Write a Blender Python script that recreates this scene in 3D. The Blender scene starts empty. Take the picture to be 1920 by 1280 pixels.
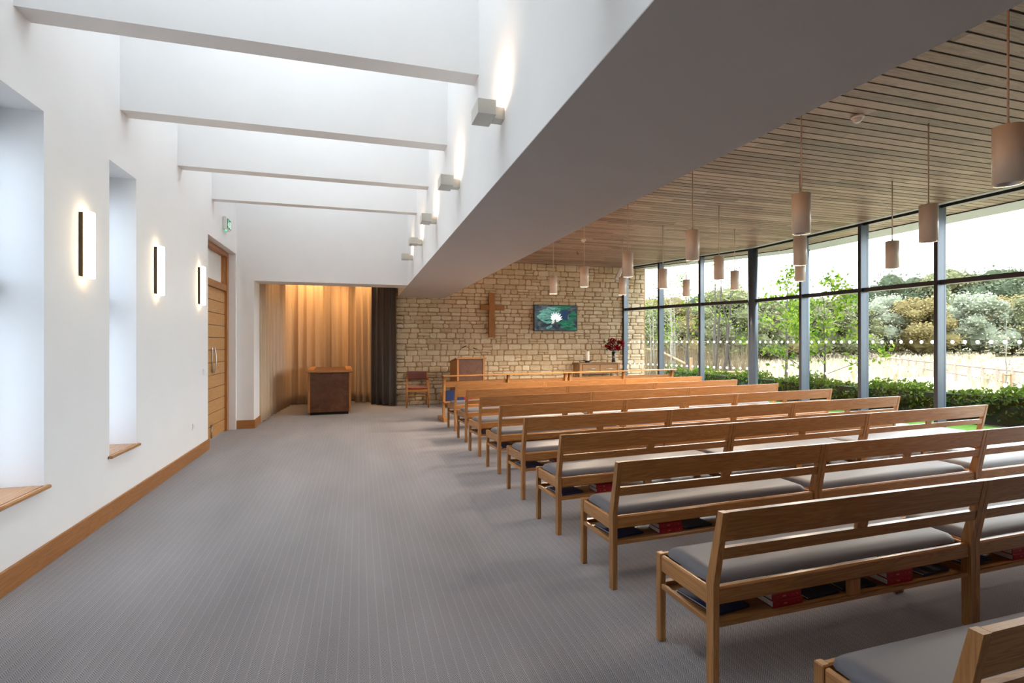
import bpy, bmesh, math, random
from mathutils import Vector, Matrix
rnd = random.Random(7)
S = bpy.context.scene
COL = S.collection
PI = math.pi

# ------------------------------------------------------------------ materials
def newmat(name):
    m = bpy.data.materials.new(name); m.use_nodes = True
    nt = m.node_tree; nt.nodes.clear()
    out = nt.nodes.new('ShaderNodeOutputMaterial')
    return m, nt, out

class N:
    """small node-graph helper"""
    def __init__(s, name):
        s.m, s.nt, s.out = newmat(name)
    def n(s, typ, **kw):
        nd = s.nt.nodes.new(typ)
        for k, v in kw.items():
            if hasattr(nd, k): setattr(nd, k, v)
        return nd
    def l(s, a, b): s.nt.links.new(a, b)
    def val(s, sock, v):
        if isinstance(v, (int, float, tuple, list)): sock.default_value = v
        else: s.l(v, sock)
    def math(s, op, a, b=None, c=None):
        nd = s.n('ShaderNodeMath', operation=op)
        s.val(nd.inputs[0], a)
        if b is not None: s.val(nd.inputs[1], b)
        if c is not None: s.val(nd.inputs[2], c)
        return nd.outputs[0]
    def mix(s, fac, a, b, mode='MIX'):
        nd = s.n('ShaderNodeMix', data_type='RGBA', blend_type=mode)
        s.val(nd.inputs[0], fac); s.val(nd.inputs[6], a); s.val(nd.inputs[7], b)
        return nd.outputs[2]
    def coord(s, which='Object'):
        return s.n('ShaderNodeTexCoord').outputs[which]
    def mapping(s, vec, scale=(1, 1, 1), loc=(0, 0, 0), rot=(0, 0, 0)):
        nd = s.n('ShaderNodeMapping'); s.l(vec, nd.inputs[0])
        s.val(nd.inputs[1], loc); nd.inputs[2].default_value = rot; nd.inputs[3].default_value = scale
        return nd.outputs[0]
    def noise(s, vec, scale=5, detail=3, rough=.5, dist=0):
        nd = s.n('ShaderNodeTexNoise'); s.l(vec, nd.inputs['Vector'])
        nd.inputs['Scale'].default_value = scale; nd.inputs['Detail'].default_value = detail
        nd.inputs['Roughness'].default_value = rough; nd.inputs['Distortion'].default_value = dist
        return nd.outputs['Fac']
    def ramp(s, fac, stops):
        nd = s.n('ShaderNodeValToRGB'); s.l(fac, nd.inputs[0])
        el = nd.color_ramp.elements
        while len(el) < len(stops): el.new(.5)
        for e, (p, c) in zip(el, stops):
            e.position = p; e.color = (*c, 1) if len(c) == 3 else c
        return nd.outputs[0]
    def bump(s, h, strength=.3, dist=.01):
        nd = s.n('ShaderNodeBump'); s.l(h, nd.inputs['Height'])
        nd.inputs['Strength'].default_value = strength; nd.inputs['Distance'].default_value = dist
        return nd.outputs[0]
    def bsdf(s, color=None, rough=.5, metal=0, normal=None, spec=.5, emis=None, estr=0, sheen=0, coat=0, trans=0, ior=1.45):
        b = s.n('ShaderNodeBsdfPrincipled')
        if color is not None: s.val(b.inputs['Base Color'], (*color, 1) if isinstance(color, tuple) and len(color) == 3 else color)
        s.val(b.inputs['Roughness'], rough); s.val(b.inputs['Metallic'], metal)
        b.inputs['Specular IOR Level'].default_value = spec
        b.inputs['IOR'].default_value = ior
        if normal is not None: s.l(normal, b.inputs['Normal'])
        if emis is not None:
            s.val(b.inputs['Emission Color'], (*emis, 1) if isinstance(emis, tuple) and len(emis) == 3 else emis)
            s.val(b.inputs['Emission Strength'], estr)
        b.inputs['Sheen Weight'].default_value = sheen
        b.inputs['Coat Weight'].default_value = coat
        b.inputs['Transmission Weight'].default_value = trans
        s.l(b.outputs[0], s.out.inputs[0])
        return b

def srgb(r, g, b):
    f = lambda c: (c / 255) / 12.92 if c / 255 <= .04045 else ((c / 255 + .055) / 1.055) ** 2.4
    return (f(r), f(g), f(b))

def plain(name, col, rough=.5, metal=0, spec=.5, noise=.06, nscale=12, **kw):
    g = N(name)
    v = g.noise(g.coord(), nscale, 3)
    d = tuple(max(0, c * (1 - noise)) for c in col); u = tuple(min(1, c * (1 + noise)) for c in col)
    c = g.ramp(v, [(.3, d), (.7, u)])
    g.bsdf(c, rough, metal, spec=spec, **kw)
    return g.m

def emit(name, col, strength):
    g = N(name)
    e = g.n('ShaderNodeEmission'); e.inputs[0].default_value = (*col, 1); e.inputs[1].default_value = strength
    g.l(e.outputs[0], g.out.inputs[0]); return g.m

def oak(name, axis, light=(.47, .235, .088), dark=(.30, .132, .043), rough=.24, spec=.5):
    """oak with the grain running along the object's own axis"""
    g = N(name)
    o = g.coord()
    inf = g.n('ShaderNodeObjectInfo')
    off = g.n('ShaderNodeCombineXYZ')
    for i in range(3): g.l(g.math('MULTIPLY', inf.outputs['Random'], 7.3 + 3 * i), off.inputs[i])
    sc = [9, 9, 9]; sc[axis] = .55
    sc2 = [150, 150, 150]; sc2[axis] = 5
    a = g.mapping(o, tuple(sc), off.outputs[0])
    n1 = g.noise(a, 2.2, 4, .6, .9)
    rings = g.math('FRACT', g.math('MULTIPLY', n1, 7.0))
    rings = g.math('PINGPONG', rings, .5)
    n2 = g.noise(g.mapping(o, tuple(sc2), off.outputs[0]), 1.0, 2, .5)
    f = g.math('ADD', g.math('MULTIPLY', rings, .75), g.math('MULTIPLY', n2, .55))
    c = g.ramp(f, [(.18, dark), (.5, tuple((x + y) / 2 for x, y in zip(light, dark))), (.8, light)])
    hv = g.n('ShaderNodeHueSaturation')
    g.l(c, hv.inputs['Color']); g.l(g.math('ADD', g.math('MULTIPLY', inf.outputs['Random'], .24), .88), hv.inputs['Value'])
    g.bsdf(hv.outputs[0], rough, normal=g.bump(n2, .08, .002), spec=spec)
    return g.m

M = {}
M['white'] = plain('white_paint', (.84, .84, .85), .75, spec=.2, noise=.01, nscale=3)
M['shaded_soffit'] = plain('shaded_white_soffit_paint', (.58, .565, .565), .8, spec=.15, noise=.01, nscale=3)  # white paint greyed: the soffit's weaker light is put into its colour
for i, ax in enumerate('xyz'): M['oak_' + ax] = oak('oak_grain_' + ax, i)
for i, ax in enumerate('xyz'):
    M['trim_' + ax] = oak('oak_trim_' + ax, i, (.44, .20, .062), (.30, .118, .032), .42)
    M['side_' + ax] = oak('pale_oak_' + ax, i, (.36, .22, .105), (.25, .14, .06), .5)
M['door_oak'] = oak('door_oak', 1, (.56, .31, .115), (.42, .21, .068), .45)
M['burr'] = None
def burr():
    g = N('burr_veneer'); o = g.coord()
    n1 = g.noise(o, 7, 6, .65, 1.2)
    c = g.ramp(n1, [(.25, (.055, .02, .011)), (.55, (.115, .045, .02)), (.8, (.17, .075, .036))])
    g.bsdf(c, .4); return g.m
M['burr'] = burr()
M['cushion'] = None
def fabric(name, col, rough=.8, scale=400, sheen=.25, var=.12):
    g = N(name); o = g.coord()
    n = g.noise(o, scale, 2)
    b = g.noise(o, 3, 3)
    c = g.ramp(g.math('ADD', g.math('MULTIPLY', n, .6), g.math('MULTIPLY', b, .4)), [(.3, tuple(x * (1 - var) for x in col)), (.7, tuple(x * (1 + var) for x in col))])
    g.bsdf(c, rough, normal=g.bump(n, .1, .001), sheen=sheen, spec=.3); return g.m
M['cushion'] = fabric('grey_vinyl_fabric', (.135, .135, .155), .42, 350, .1, .05)
M['chair_fabric'] = fabric('dusky_red_fabric', (.36, .10, .065), .8)
M['chair_fabric_back'] = fabric('dusky_plum_fabric', (.17, .07, .065), .8)
def curtain_mat(name, col, rough, sheen):
    g = N(name); o = g.coord()
    n = g.noise(g.mapping(o, (30, 30, 1)), 3, 3)
    c = g.ramp(n, [(.3, tuple(x * .95 for x in col)), (.7, tuple(min(1, x * 1.05) for x in col))])
    g.bsdf(c, rough, sheen=sheen, spec=.5); return g.m
M['tan_curtain'] = curtain_mat('tan_satin', (.56, .41, .275), .42, .3)
M['grey_curtain'] = curtain_mat('charcoal_cloth', (.075, .07, .075), .7, .3)
M['dark_frame'] = plain('dark_grey_aluminium', (.035, .04, .05), .3, .2, noise=.03)
M['mullion_metal'] = plain('blue_grey_aluminium', (.085, .108, .14), .3, .3, noise=.03)
M['steel'] = plain('brushed_steel', (.6, .6, .6), .28, 1.0, noise=.03)
M['pendant'] = plain('ivory_enamel', (.78, .72, .62), .3, noise=.01)
M['cord'] = plain('pale_cord', (.62, .50, .40), .6)
M['white_plastic'] = plain('white_plastic', (.82, .82, .82), .4, noise=.01)
M['box_metal'] = plain('satin_grey_metal', (.62, .61, .56), .4, .0, noise=.02)
M['black'] = plain('black_plastic', (.012, .012, .013), .4)
M['bronze'] = plain('dark_bronze', (.06, .045, .032), .4, .6)
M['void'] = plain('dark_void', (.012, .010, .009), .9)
M['warm_lamp'] = emit('warm_opal_lamp', (1, .76, .46), 7.0)
M['pendant_lamp'] = emit('pendant_lamp', (1, .80, .58), 8.0)
M['spot_lamp'] = emit('spot_lamp', (1, .72, .42), 8.0)
M['red_cover'] = plain('red_cloth_cover', srgb(150, 12, 34), .5, noise=.08)
M['navy_cover'] = plain('navy_cover', (.012, .018, .055), .45, noise=.1)
M['blue_cover'] = plain('royal_blue_cover', (.006, .020, .095), .5, noise=.1)
M['pages'] = plain('book_pages', (.60, .57, .52), .8, noise=.06, nscale=150)
M['gold'] = plain('gilt', (.45, .22, .16), .5, .1)
M['metal_soffit'] = plain('pale_eaves_metal', (.44, .48, .49), .5, noise=.02)
M['green_sign'] = None
M['lamp_green'] = emit('green_lamp', (.05, 1, .35), 2.0)
M['terracotta'] = plain('dark_stoneware', (.035, .014, .012), .35)
M['candle'] = plain('cream_wax', (.80, .78, .68), .55, noise=.03)

def glass_mat(name, tint=(.96, .98, .97), gloss=.06):
    g = N(name)
    t = g.n('ShaderNodeBsdfTransparent'); t.inputs[0].default_value = (*tint, 1)
    gl = g.n('ShaderNodeBsdfGlossy'); gl.inputs['Roughness'].default_value = .0
    fr = g.n('ShaderNodeFresnel'); fr.inputs[0].default_value = 1.45
    geo = g.n('ShaderNodeNewGeometry'); front = g.math('SUBTRACT', 1.0, geo.outputs['Backfacing'])
    mx = g.n('ShaderNodeMixShader'); g.l(g.math('MULTIPLY', fr.outputs[0], front), mx.inputs[0])
    g.l(t.outputs[0], mx.inputs[1]); g.l(gl.outputs[0], mx.inputs[2]); g.l(mx.outputs[0], g.out.inputs[0])
    return g.m
M['glass'] = glass_mat('clear_glass')
M['tinted_glass'] = glass_mat('pale_blue_glass', (.64, .68, .72))
def vase_glass():
    g = N('smoky_glass'); t = g.n('ShaderNodeBsdfTransparent'); t.inputs[0].default_value = (.30, .31, .34, 1)
    gl = g.n('ShaderNodeBsdfGlossy'); gl.inputs['Roughness'].default_value = .05
    mx = g.n('ShaderNodeMixShader'); mx.inputs[0].default_value = .18
    g.l(t.outputs[0], mx.inputs[1]); g.l(gl.outputs[0], mx.inputs[2]); g.l(mx.outputs[0], g.out.inputs[0]); return g.m
M['vase_glass'] = vase_glass()
def film():
    g = N('white_dot_film'); t = g.n('ShaderNodeBsdfTranslucent'); t.inputs[0].default_value = (.85, .87, .88, 1)
    d = g.n('ShaderNodeBsdfDiffuse'); d.inputs[0].default_value = (.85, .86, .88, 1)
    mx = g.n('ShaderNodeMixShader'); mx.inputs[0].default_value = .75
    g.l(d.outputs[0], mx.inputs[1]); g.l(t.outputs[0], mx.inputs[2]); g.l(mx.outputs[0], g.out.inputs[0]); return g.m
M['dot_film'] = film()
def frosted():
    g = N('frosted_glass')
    t = g.n('ShaderNodeBsdfTranslucent'); t.inputs[0].default_value = (.86, .90, .95, 1)
    tr = g.n('ShaderNodeBsdfTransparent')
    mx = g.n('ShaderNodeMixShader'); mx.inputs[0].default_value = .4
    g.l(t.outputs[0], mx.inputs[1]); g.l(tr.outputs[0], mx.inputs[2]); g.l(mx.outputs[0], g.out.inputs[0]); return g.m
M['frosted'] = frosted()

def carpet():
    g = N('herringbone_carpet'); o = g.coord()
    sx = g.n('ShaderNodeSeparateXYZ'); g.l(o, sx.inputs[0])
    x, y = sx.outputs[0], sx.outputs[1]
    u = g.math('MULTIPLY', x, 1 / .050)
    fu = g.math('FRACT', u)
    tri = g.math('PINGPONG', fu, .5)
    v = g.math('ADD', g.math('MULTIPLY', y, 1 / .0125), g.math('MULTIPLY', tri, 5.0))
    st = g.math('PINGPONG', g.math('FRACT', v), .5)          # 0..0.5
    line = g.math('GREATER_THAN', g.math('ABSOLUTE', g.math('SUBTRACT', fu, .5)), .462)
    n = g.noise(o, 260, 2, .6); nb = g.noise(g.mapping(o, (1, .25, 1)), 1.6, 3)
    f = g.math('ADD', g.math('ADD', g.math('MULTIPLY', st, .9), g.math('MULTIPLY', line, .10)), g.math('SUBTRACT', g.math('MULTIPLY', n, .7), .35))
    f = g.math('ADD', f, g.math('MULTIPLY', g.math('SUBTRACT', nb, .5), .34))
    c = g.ramp(f, [(.02, (.10, .093, .101)), (.30, (.262, .245, .260)), (.75, (.56, .53, .55))])
    g.bsdf(c, .95, normal=g.bump(f, .35, .004), spec=.1, sheen=.2); return g.m
M['carpet'] = carpet()

def slats():
    g = N('oak_slat_ceiling'); o = g.coord()
    sx = g.n('ShaderNodeSeparateXYZ'); g.l(o, sx.inputs[0])
    row = g.math('FLOOR', g.math('MULTIPLY', sx.outputs[1], 1 / .1165))
    wn = g.n('ShaderNodeTexWhiteNoise', noise_dimensions='1D'); g.l(row, wn.inputs['W'])
    xs = g.math('ADD', g.math('MULTIPLY', sx.outputs[0], .62), g.math('MULTIPLY', wn.outputs['Value'], 5))
    cell = g.math('FLOOR', xs)
    cv = g.n('ShaderNodeCombineXYZ'); g.l(row, cv.inputs[0]); g.l(cell, cv.inputs[1])
    w2 = g.n('ShaderNodeTexWhiteNoise', noise_dimensions='2D'); g.l(cv.outputs[0], w2.inputs['Vector'])
    cv2 = g.n('ShaderNodeCombineXYZ'); g.l(g.math('MULTIPLY', w2.outputs['Value'], 30), cv2.inputs[0]); g.l(g.math('MULTIPLY', row, 3.1), cv2.inputs[1])
    n = g.noise(g.mapping(o, (.8, 14, 14), cv2.outputs[0]), 2.4, 5, .62, 1.2)
    n = g.math('PINGPONG', g.math('FRACT', g.math('MULTIPLY', n, 5)), .5)
    f = g.math('ADD', g.math('MULTIPLY', n, .9), g.math('MULTIPLY', w2.outputs['Value'], .75))
    c = g.ramp(f, [(.1, (.135, .080, .054)), (.55, (.255, .168, .12)), (1.0, (.40, .29, .225))])
    g.bsdf(c, .42, spec=.5); return g.m
M['slats'] = slats()

def stone(name, mult=1.0):
    g = N(name); o = g.coord()
    at = g.n('ShaderNodeAttribute'); at.attribute_name = 'tone'
    n1 = g.noise(o, 9, 5, .65); n2 = g.noise(o, 45, 4, .6)
    base = g.ramp(at.outputs['Fac'], [(0, (.47, .345, .20)), (.35, (.62, .49, .315)), (.7, (.71, .58, .40)), (1, (.78, .68, .51))])
    c = g.mix(.35, base, g.ramp(g.math('ADD', g.math('MULTIPLY', n1, .6), g.math('MULTIPLY', n2, .5)), [(.3, (.34, .235, .13)), (.75, (.86, .77, .60))]))
    g.bsdf(c, .9, normal=g.bump(g.math('ADD', g.math('MULTIPLY', n1, .7), n2), .9, .02), spec=.15); return g.m
M['stone'] = stone('honey_limestone')
M['mortar'] = plain('sandy_mortar', (.40, .265, .14), .95, spec=.1, noise=.15, nscale=40)

def gravel():
    g = N('white_gravel'); o = g.coord()
    v = g.n('ShaderNodeTexVoronoi'); v.inputs['Scale'].default_value = 22; g.l(o, v.inputs['Vector'])
    c = g.mix(.5, g.ramp(v.outputs['Distance'], [(.0, (.75, .73, .70)), (.5, (.5, .48, .45)), (.75, (.12, .11, .1))]), v.outputs['Color'], 'SOFT_LIGHT')
    g.bsdf(c, .9, normal=g.bump(v.outputs['Distance'], -.8, .03)); return g.m
M['gravel'] = gravel()
def ground(name, a, b, c, sc=3):
    g = N(name); o = g.coord()
    n = g.noise(o, sc, 6, .65); n2 = g.noise(o, sc * .12, 3)
    g.bsdf(g.ramp(g.math('ADD', g.math('MULTIPLY', n, .6), g.math('MULTIPLY', n2, .4)), [(.3, a), (.5, b), (.68, c)]), .95, spec=.05); return g.m
M['lawn'] = ground('lawn_green', (.03, .075, .012), (.055, .12, .02), (.085, .16, .035), 8)
M['meadow'] = ground('meadow_ground', (.14, .15, .055), (.25, .21, .13), (.33, .28, .20), .5)
M['soil'] = plain('dark_soil', (.035, .025, .018), .95, noise=.3)
def leaf(name, a, b, trans=.35):
    g = N(name)
    at = g.n('ShaderNodeAttribute'); at.attribute_name = 'tone'
    c = g.ramp(at.outputs['Fac'], [(0, a), (1, b)])
    d = g.n('ShaderNodeBsdfDiffuse'); g.l(c, d.inputs[0])
    t = g.n('ShaderNodeBsdfTranslucent'); g.l(c, t.inputs[0])
    mx = g.n('ShaderNodeMixShader'); mx.inputs[0].default_value = trans
    g.l(d.outputs[0], mx.inputs[1]); g.l(t.outputs[0], mx.inputs[2]); g.l(mx.outputs[0], g.out.inputs[0]); return g.m
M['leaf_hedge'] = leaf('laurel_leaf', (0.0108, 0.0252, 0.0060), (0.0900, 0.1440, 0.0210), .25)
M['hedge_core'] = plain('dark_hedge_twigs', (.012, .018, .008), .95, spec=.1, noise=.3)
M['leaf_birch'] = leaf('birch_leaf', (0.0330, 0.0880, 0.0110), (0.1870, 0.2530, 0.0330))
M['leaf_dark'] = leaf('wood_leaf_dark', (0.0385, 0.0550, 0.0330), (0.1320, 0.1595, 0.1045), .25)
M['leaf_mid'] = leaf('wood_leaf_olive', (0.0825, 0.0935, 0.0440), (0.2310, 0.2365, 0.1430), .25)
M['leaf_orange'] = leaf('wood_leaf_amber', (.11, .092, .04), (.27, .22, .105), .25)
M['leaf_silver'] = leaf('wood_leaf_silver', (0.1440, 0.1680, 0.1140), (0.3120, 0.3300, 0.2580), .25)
M['grass_blade'] = leaf('straw_grass', (0.2750, 0.2310, 0.1485), (0.4290, 0.3850, 0.2970), .3)
M['brush'] = leaf('brushwood', (.075, .055, .035), (.17, .135, .085), .2)
M['bark'] = plain('dark_bark', (.055, .045, .038), .9, noise=.3, nscale=30)
M['pale_bark'] = plain('pale_bark', (.17, .15, .13), .85, noise=.35, nscale=25)
M['weathered'] = plain('weathered_timber', (.24, .19, .15), .85, noise=.15)
M['stake'] = plain('new_timber_stake', (.20, .125, .065), .8, noise=.12)
M['petal_red'] = leaf('red_petal', (.09, .002, .006), (.42, .012, .022), .2)
M['leaf_flower'] = leaf('dark_flower_leaf', (.012, .018, .008), (.05, .07, .02), .2)
M['ext_ground'] = M['lawn']

# ------------------------------------------------------------------ mesh helpers
class MB:
    def __init__(s): s.v = []; s.f = []; s.mi = []; s.tone = []; s.smooth = []
    def add(s, verts, faces, mi=0, tone=0, smooth=False):
        b = len(s.v); s.v += [tuple(p) for p in verts]
        for f in faces: s.f.append(tuple(b + i for i in f)); s.mi.append(mi); s.tone.append(tone); s.smooth.append(smooth)
    def box(s, x0, x1, y0, y1, z0, z1, bev=.003, mat=None, mi=0, tone=0):
        x0, x1 = min(x0, x1), max(x0, x1); y0, y1 = min(y0, y1), max(y0, y1); z0, z1 = min(z0, z1), max(z0, z1)
        b = min(bev, (x1 - x0) * .3, (y1 - y0) * .3, (z1 - z0) * .3)
        if b <= 0:
            vs = [(x, y, z) for x in (x0, x1) for y in (y0, y1) for z in (z0, z1)]
            fs = [(0, 1, 3, 2), (4, 6, 7, 5), (0, 4, 5, 1), (2, 3, 7, 6), (0, 2, 6, 4), (1, 5, 7, 3)]
        else:
            vs = []; idx = {}
            X = (x0, x1); Y = (y0, y1); Z = (z0, z1)
            for i in range(2):
                for j in range(2):
                    for k in range(2):
                        sx, sy, sz = (1 if i == 0 else -1), (1 if j == 0 else -1), (1 if k == 0 else -1)
                        p = (X[i], Y[j], Z[k])
                        idx[i, j, k, 0] = len(vs); vs.append((p[0], p[1] + sy * b, p[2] + sz * b))
                        idx[i, j, k, 1] = len(vs); vs.append((p[0] + sx * b, p[1], p[2] + sz * b))
                        idx[i, j, k, 2] = len(vs); vs.append((p[0] + sx * b, p[1] + sy * b, p[2]))
            fs = []
            q = idx
            for i in range(2):
                f = (q[i,0,0,0], q[i,1,0,0], q[i,1,1,0], q[i,0,1,0]); fs.append(f if i else f[::-1])
                f = (q[0,i,0,1], q[1,i,0,1], q[1,i,1,1], q[0,i,1,1]); fs.append(f[::-1] if i else f)
                f = (q[0,0,i,2], q[1,0,i,2], q[1,1,i,2], q[0,1,i,2]); fs.append(f if i else f[::-1])
            for a in range(2):
                for c in range(2):
                    sg = (a == c)
                    f = (q[0,a,c,1], q[1,a,c,1], q[1,a,c,2], q[0,a,c,2]); fs.append(f)
                    f = (q[a,0,c,0], q[a,1,c,0], q[a,1,c,2], q[a,0,c,2]); fs.append(f)
                    f = (q[a,c,0,0], q[a,c,1,0], q[a,c,1,1], q[a,c,0,1]); fs.append(f)
                    for k in range(2): fs.append((q[a,c,k,0], q[a,c,k,1], q[a,c,k,2]))
            fs = list(dict.fromkeys(fs))
        if mat is not None: vs = [mat @ Vector(p) for p in vs]
        s.add(vs, fs, mi, tone)
        return s
    def prism(s, poly, z0, z1, mi=0, tone=0):
        n = len(poly)
        vs = [(x, y, z0) for x, y in poly] + [(x, y, z1) for x, y in poly]
        fs = [tuple(range(n))[::-1], tuple(range(n, 2 * n))] + [(i, (i + 1) % n, n + (i + 1) % n, n + i) for i in range(n)]
        s.add(vs, fs, mi, tone); return s
    def prism_x(s, poly, x0, x1, mi=0):          # poly in (y, z)
        n = len(poly)
        vs = [(x0, y, z) for y, z in poly] + [(x1, y, z) for y, z in poly]
        fs = [tuple(range(n)), tuple(range(n, 2 * n))[::-1]] + [(i, n + i, n + (i + 1) % n, (i + 1) % n) for i in range(n)]
        s.add(vs, fs, mi); return s
    def tube(s, pts, rads, seg=10, cap=True, mi=0, tone=0):
        pts = [Vector(p) for p in pts]
        if not hasattr(rads, '__len__'): rads = [rads] * len(pts)
        rings = []; vs = []
        t0 = (pts[1] - pts[0]).normalized()
        up = Vector((0, 0, 1)) if abs(t0.z) < .9 else Vector((1, 0, 0))
        nrm = t0.cross(up).normalized()
        for i, p in enumerate(pts):
            t = (pts[min(i + 1, len(pts) - 1)] - pts[max(i - 1, 0)]).normalized()
            nrm = (nrm - t * nrm.dot(t)).normalized(); bi = t.cross(nrm)
            rings.append(len(vs))
            for k in range(seg):
                a = 2 * PI * k / seg
                vs.append(p + (nrm * math.cos(a) + bi * math.sin(a)) * rads[i])
        fs = []
        for i in range(len(pts) - 1):
            for k in range(seg):
                a, b = rings[i] + k, rings[i] + (k + 1) % seg
                fs.append((a, b, b + seg, a + seg))
        s.add(vs, fs, mi, tone, True)
        if cap:
            n = len(s.v) - len(vs)
            s.f.append(tuple(n + k for k in range(seg))[::-1]); s.mi.append(mi); s.tone.append(tone); s.smooth.append(False)
            s.f.append(tuple(n + rings[-1] + k for k in range(seg))); s.mi.append(mi); s.tone.append(tone); s.smooth.append(False)
        return s
    def lathe(s, prof, c=(0, 0), seg=24, mi=0, tone=0, smooth=True):
        vs = []; fs = []
        for r, z in prof:
            for k in range(seg):
                a = 2 * PI * k / seg; vs.append((c[0] + r * math.cos(a), c[1] + r * math.sin(a), z))
        for i in range(len(prof) - 1):
            for k in range(seg):
                a, b = i * seg + k, i * seg + (k + 1) % seg
                fs.append((a, b, b + seg, a + seg))
        s.add(vs, fs, mi, tone, smooth); return s
    def disc(s, c, r, z, seg=24, mi=0, up=True):
        vs = [(c[0] + r * math.cos(2 * PI * k / seg), c[1] + r * math.sin(2 * PI * k / seg), z) for k in range(seg)]
        s.add(vs, [tuple(range(seg)) if up else tuple(range(seg))[::-1]], mi); return s
    def build(s, name, mats, parent=None, label=None, fix=True):
        me = bpy.data.meshes.new(name)
        me.from_pydata(s.v, [], s.f)
        if not isinstance(mats, (list, tuple)): mats = [mats]
        for m in mats: me.materials.append(m)
        me.polygons.foreach_set('material_index', s.mi)
        me.polygons.foreach_set('use_smooth', s.smooth)
        if any(s.tone):
            at = me.attributes.new('tone', 'FLOAT', 'FACE'); at.data.foreach_set('value', s.tone)
        if fix:
            bm = bmesh.new(); bm.from_mesh(me); bmesh.ops.recalc_face_normals(bm, faces=bm.faces); bm.to_mesh(me); bm.free()
        o = bpy.data.objects.new(name, me); COL.objects.link(o)
        if parent: o.parent = parent
        if label: o['label'] = label
        return o

def tag(o, label=None, cat=None, group=None, kind=None):
    if label: o['label'] = label
    if cat: o['category'] = cat
    if group: o['group'] = group
    if kind: o['kind'] = kind
    return o
def thing(name, label, cat, loc=(0, 0, 0), rz=0, group=None, kind=None):
    o = bpy.data.objects.new(name, None); COL.objects.link(o); o.empty_display_size = .1
    o.location = loc; o.rotation_euler = (0, 0, rz)
    return tag(o, label, cat, group, kind)
def copy_tree(o, parent=None):
    c = o.copy(); COL.objects.link(c); c.parent = parent
    for ch in KIDS.get(o, []): copy_tree(ch, c)
    return c
KIDS = {}
def kids(root):
    KIDS[root] = [c for c in COL.objects if c.parent is root]
    for c in KIDS[root]: kids(c)
def struct(name, mb, mat, label, cat='room', parent=None, fix=True):
    o = mb.build(name, mat, parent, fix=fix)
    if parent is None: tag(o, label, cat, kind='structure')
    return o
def boxo(name, mat, parent, *a, bev=.003, label=None):
    return MB().box(*a, bev=bev).build(name, mat, parent, label)

# ------------------------------------------------------------------ dimensions
XW = -2.09                    # inner face of the plain white wall
XL, XR, ZS = .915, 2.069, 2.653   # bulkhead faces and soffit
YL = 10.28                    # wall over the curtained recess
YS = 13.0                     # stone wall
ZC = 3.605                    # timber ceiling
ZT = 2.452                    # transom
YB = -3.4                     # wall behind
def xf(y):                    # inner line of the glazed wall
    if y <= 9.5: return 8.30 + .02 * (9.5 - y)
    return 8.26 - (y - 9.5) * (8.26 - 7.02) / (YS - 9.5)

# ------------------------------------------------------------------ floor, walls
fl = MB(); fl.prism([(-2.3, YB), (8.75, YB), (8.45, 9.6), (7.15, YS + .05), (XL - .1, YS + .05), (XL - .1, 14.8), (-2.3, 14.8)], -.2, 0)
struct('floor', fl, M['carpet'], 'grey brown herringbone ribbed carpet covering the whole floor', 'floor')

# white wall with two slim windows and the recessed door
ZR = 5.9
WT = .46                      # thickness
def wall_with_holes(holes, y0, y1, z1, x0, x1):
    mb = MB(); ys = sorted({y0, y1, *[h[0] for h in holes], *[h[1] for h in holes]})
    for a, b in zip(ys, ys[1:]):
        h = [h for h in holes if h[0] <= a and b <= h[1]]
        if not h: mb.box(x0, x1, a, b, 0, z1, bev=0)
        else:
            if h[0][2] > 0: mb.box(x0, x1, a, b, 0, h[0][2], bev=0)
            mb.box(x0, x1, a, b, h[0][3], z1, bev=0)
    return mb
WIN = [(3.785, 4.365, .535, 3.144), (5.347, 5.92, .535, 3.144)]
DOOR = (8.44, 10.2, 0, 3.11)
struct('wall_left', wall_with_holes(WIN + [DOOR], YB, 14.8, ZR, XW - WT, XW), M['white'], 'plain white plastered wall with slim windows and wall lights', 'wall')
# skirtings
bb = MB(); bb.box(XW, XW + .02, YB, 8.45, 0, .15)
struct('baseboard_left', bb, M['trim_y'], 'oak skirting board along the plain white wall', 'skirting')
# wall over the recess (pier + lintel)
lw = MB(); lw.box(XW, -1.81, YL, YL + .55, 0, ZR, bev=0); lw.box(-1.81, XL, YL, YL + .55, ZS, ZR, bev=0)
struct('wall_recess', lw, M['white'], 'white wall above the curtained recess with narrow pier', 'wall')
bb = MB(); bb.box(XW - .0, -1.79, YL - .02, YL, 0, .15); bb.box(-1.81, -1.79, YL, YL + .55, 0, .15)
struct('baseboard_recess', bb, M['trim_x'], 'oak skirting at the foot of the narrow white pier', 'skirting')
# recess shell
rc = MB(); rc.box(-2.1, XL, 14.62, 14.8, 0, 3.75, bev=0); rc.box(XL, XL + .1, YS, 14.8, 0, 3.75, bev=0)
struct('wall_recess_back', rc, M['white'], 'plain wall behind the tan curtains', 'wall')
rc = MB(); rc.box(XW, XL, YL + .55, 14.8, 3.60, 3.75, bev=0)
struct('ceiling_recess', rc, M['white'], 'plain ceiling over the curtained recess', 'ceiling')
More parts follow.
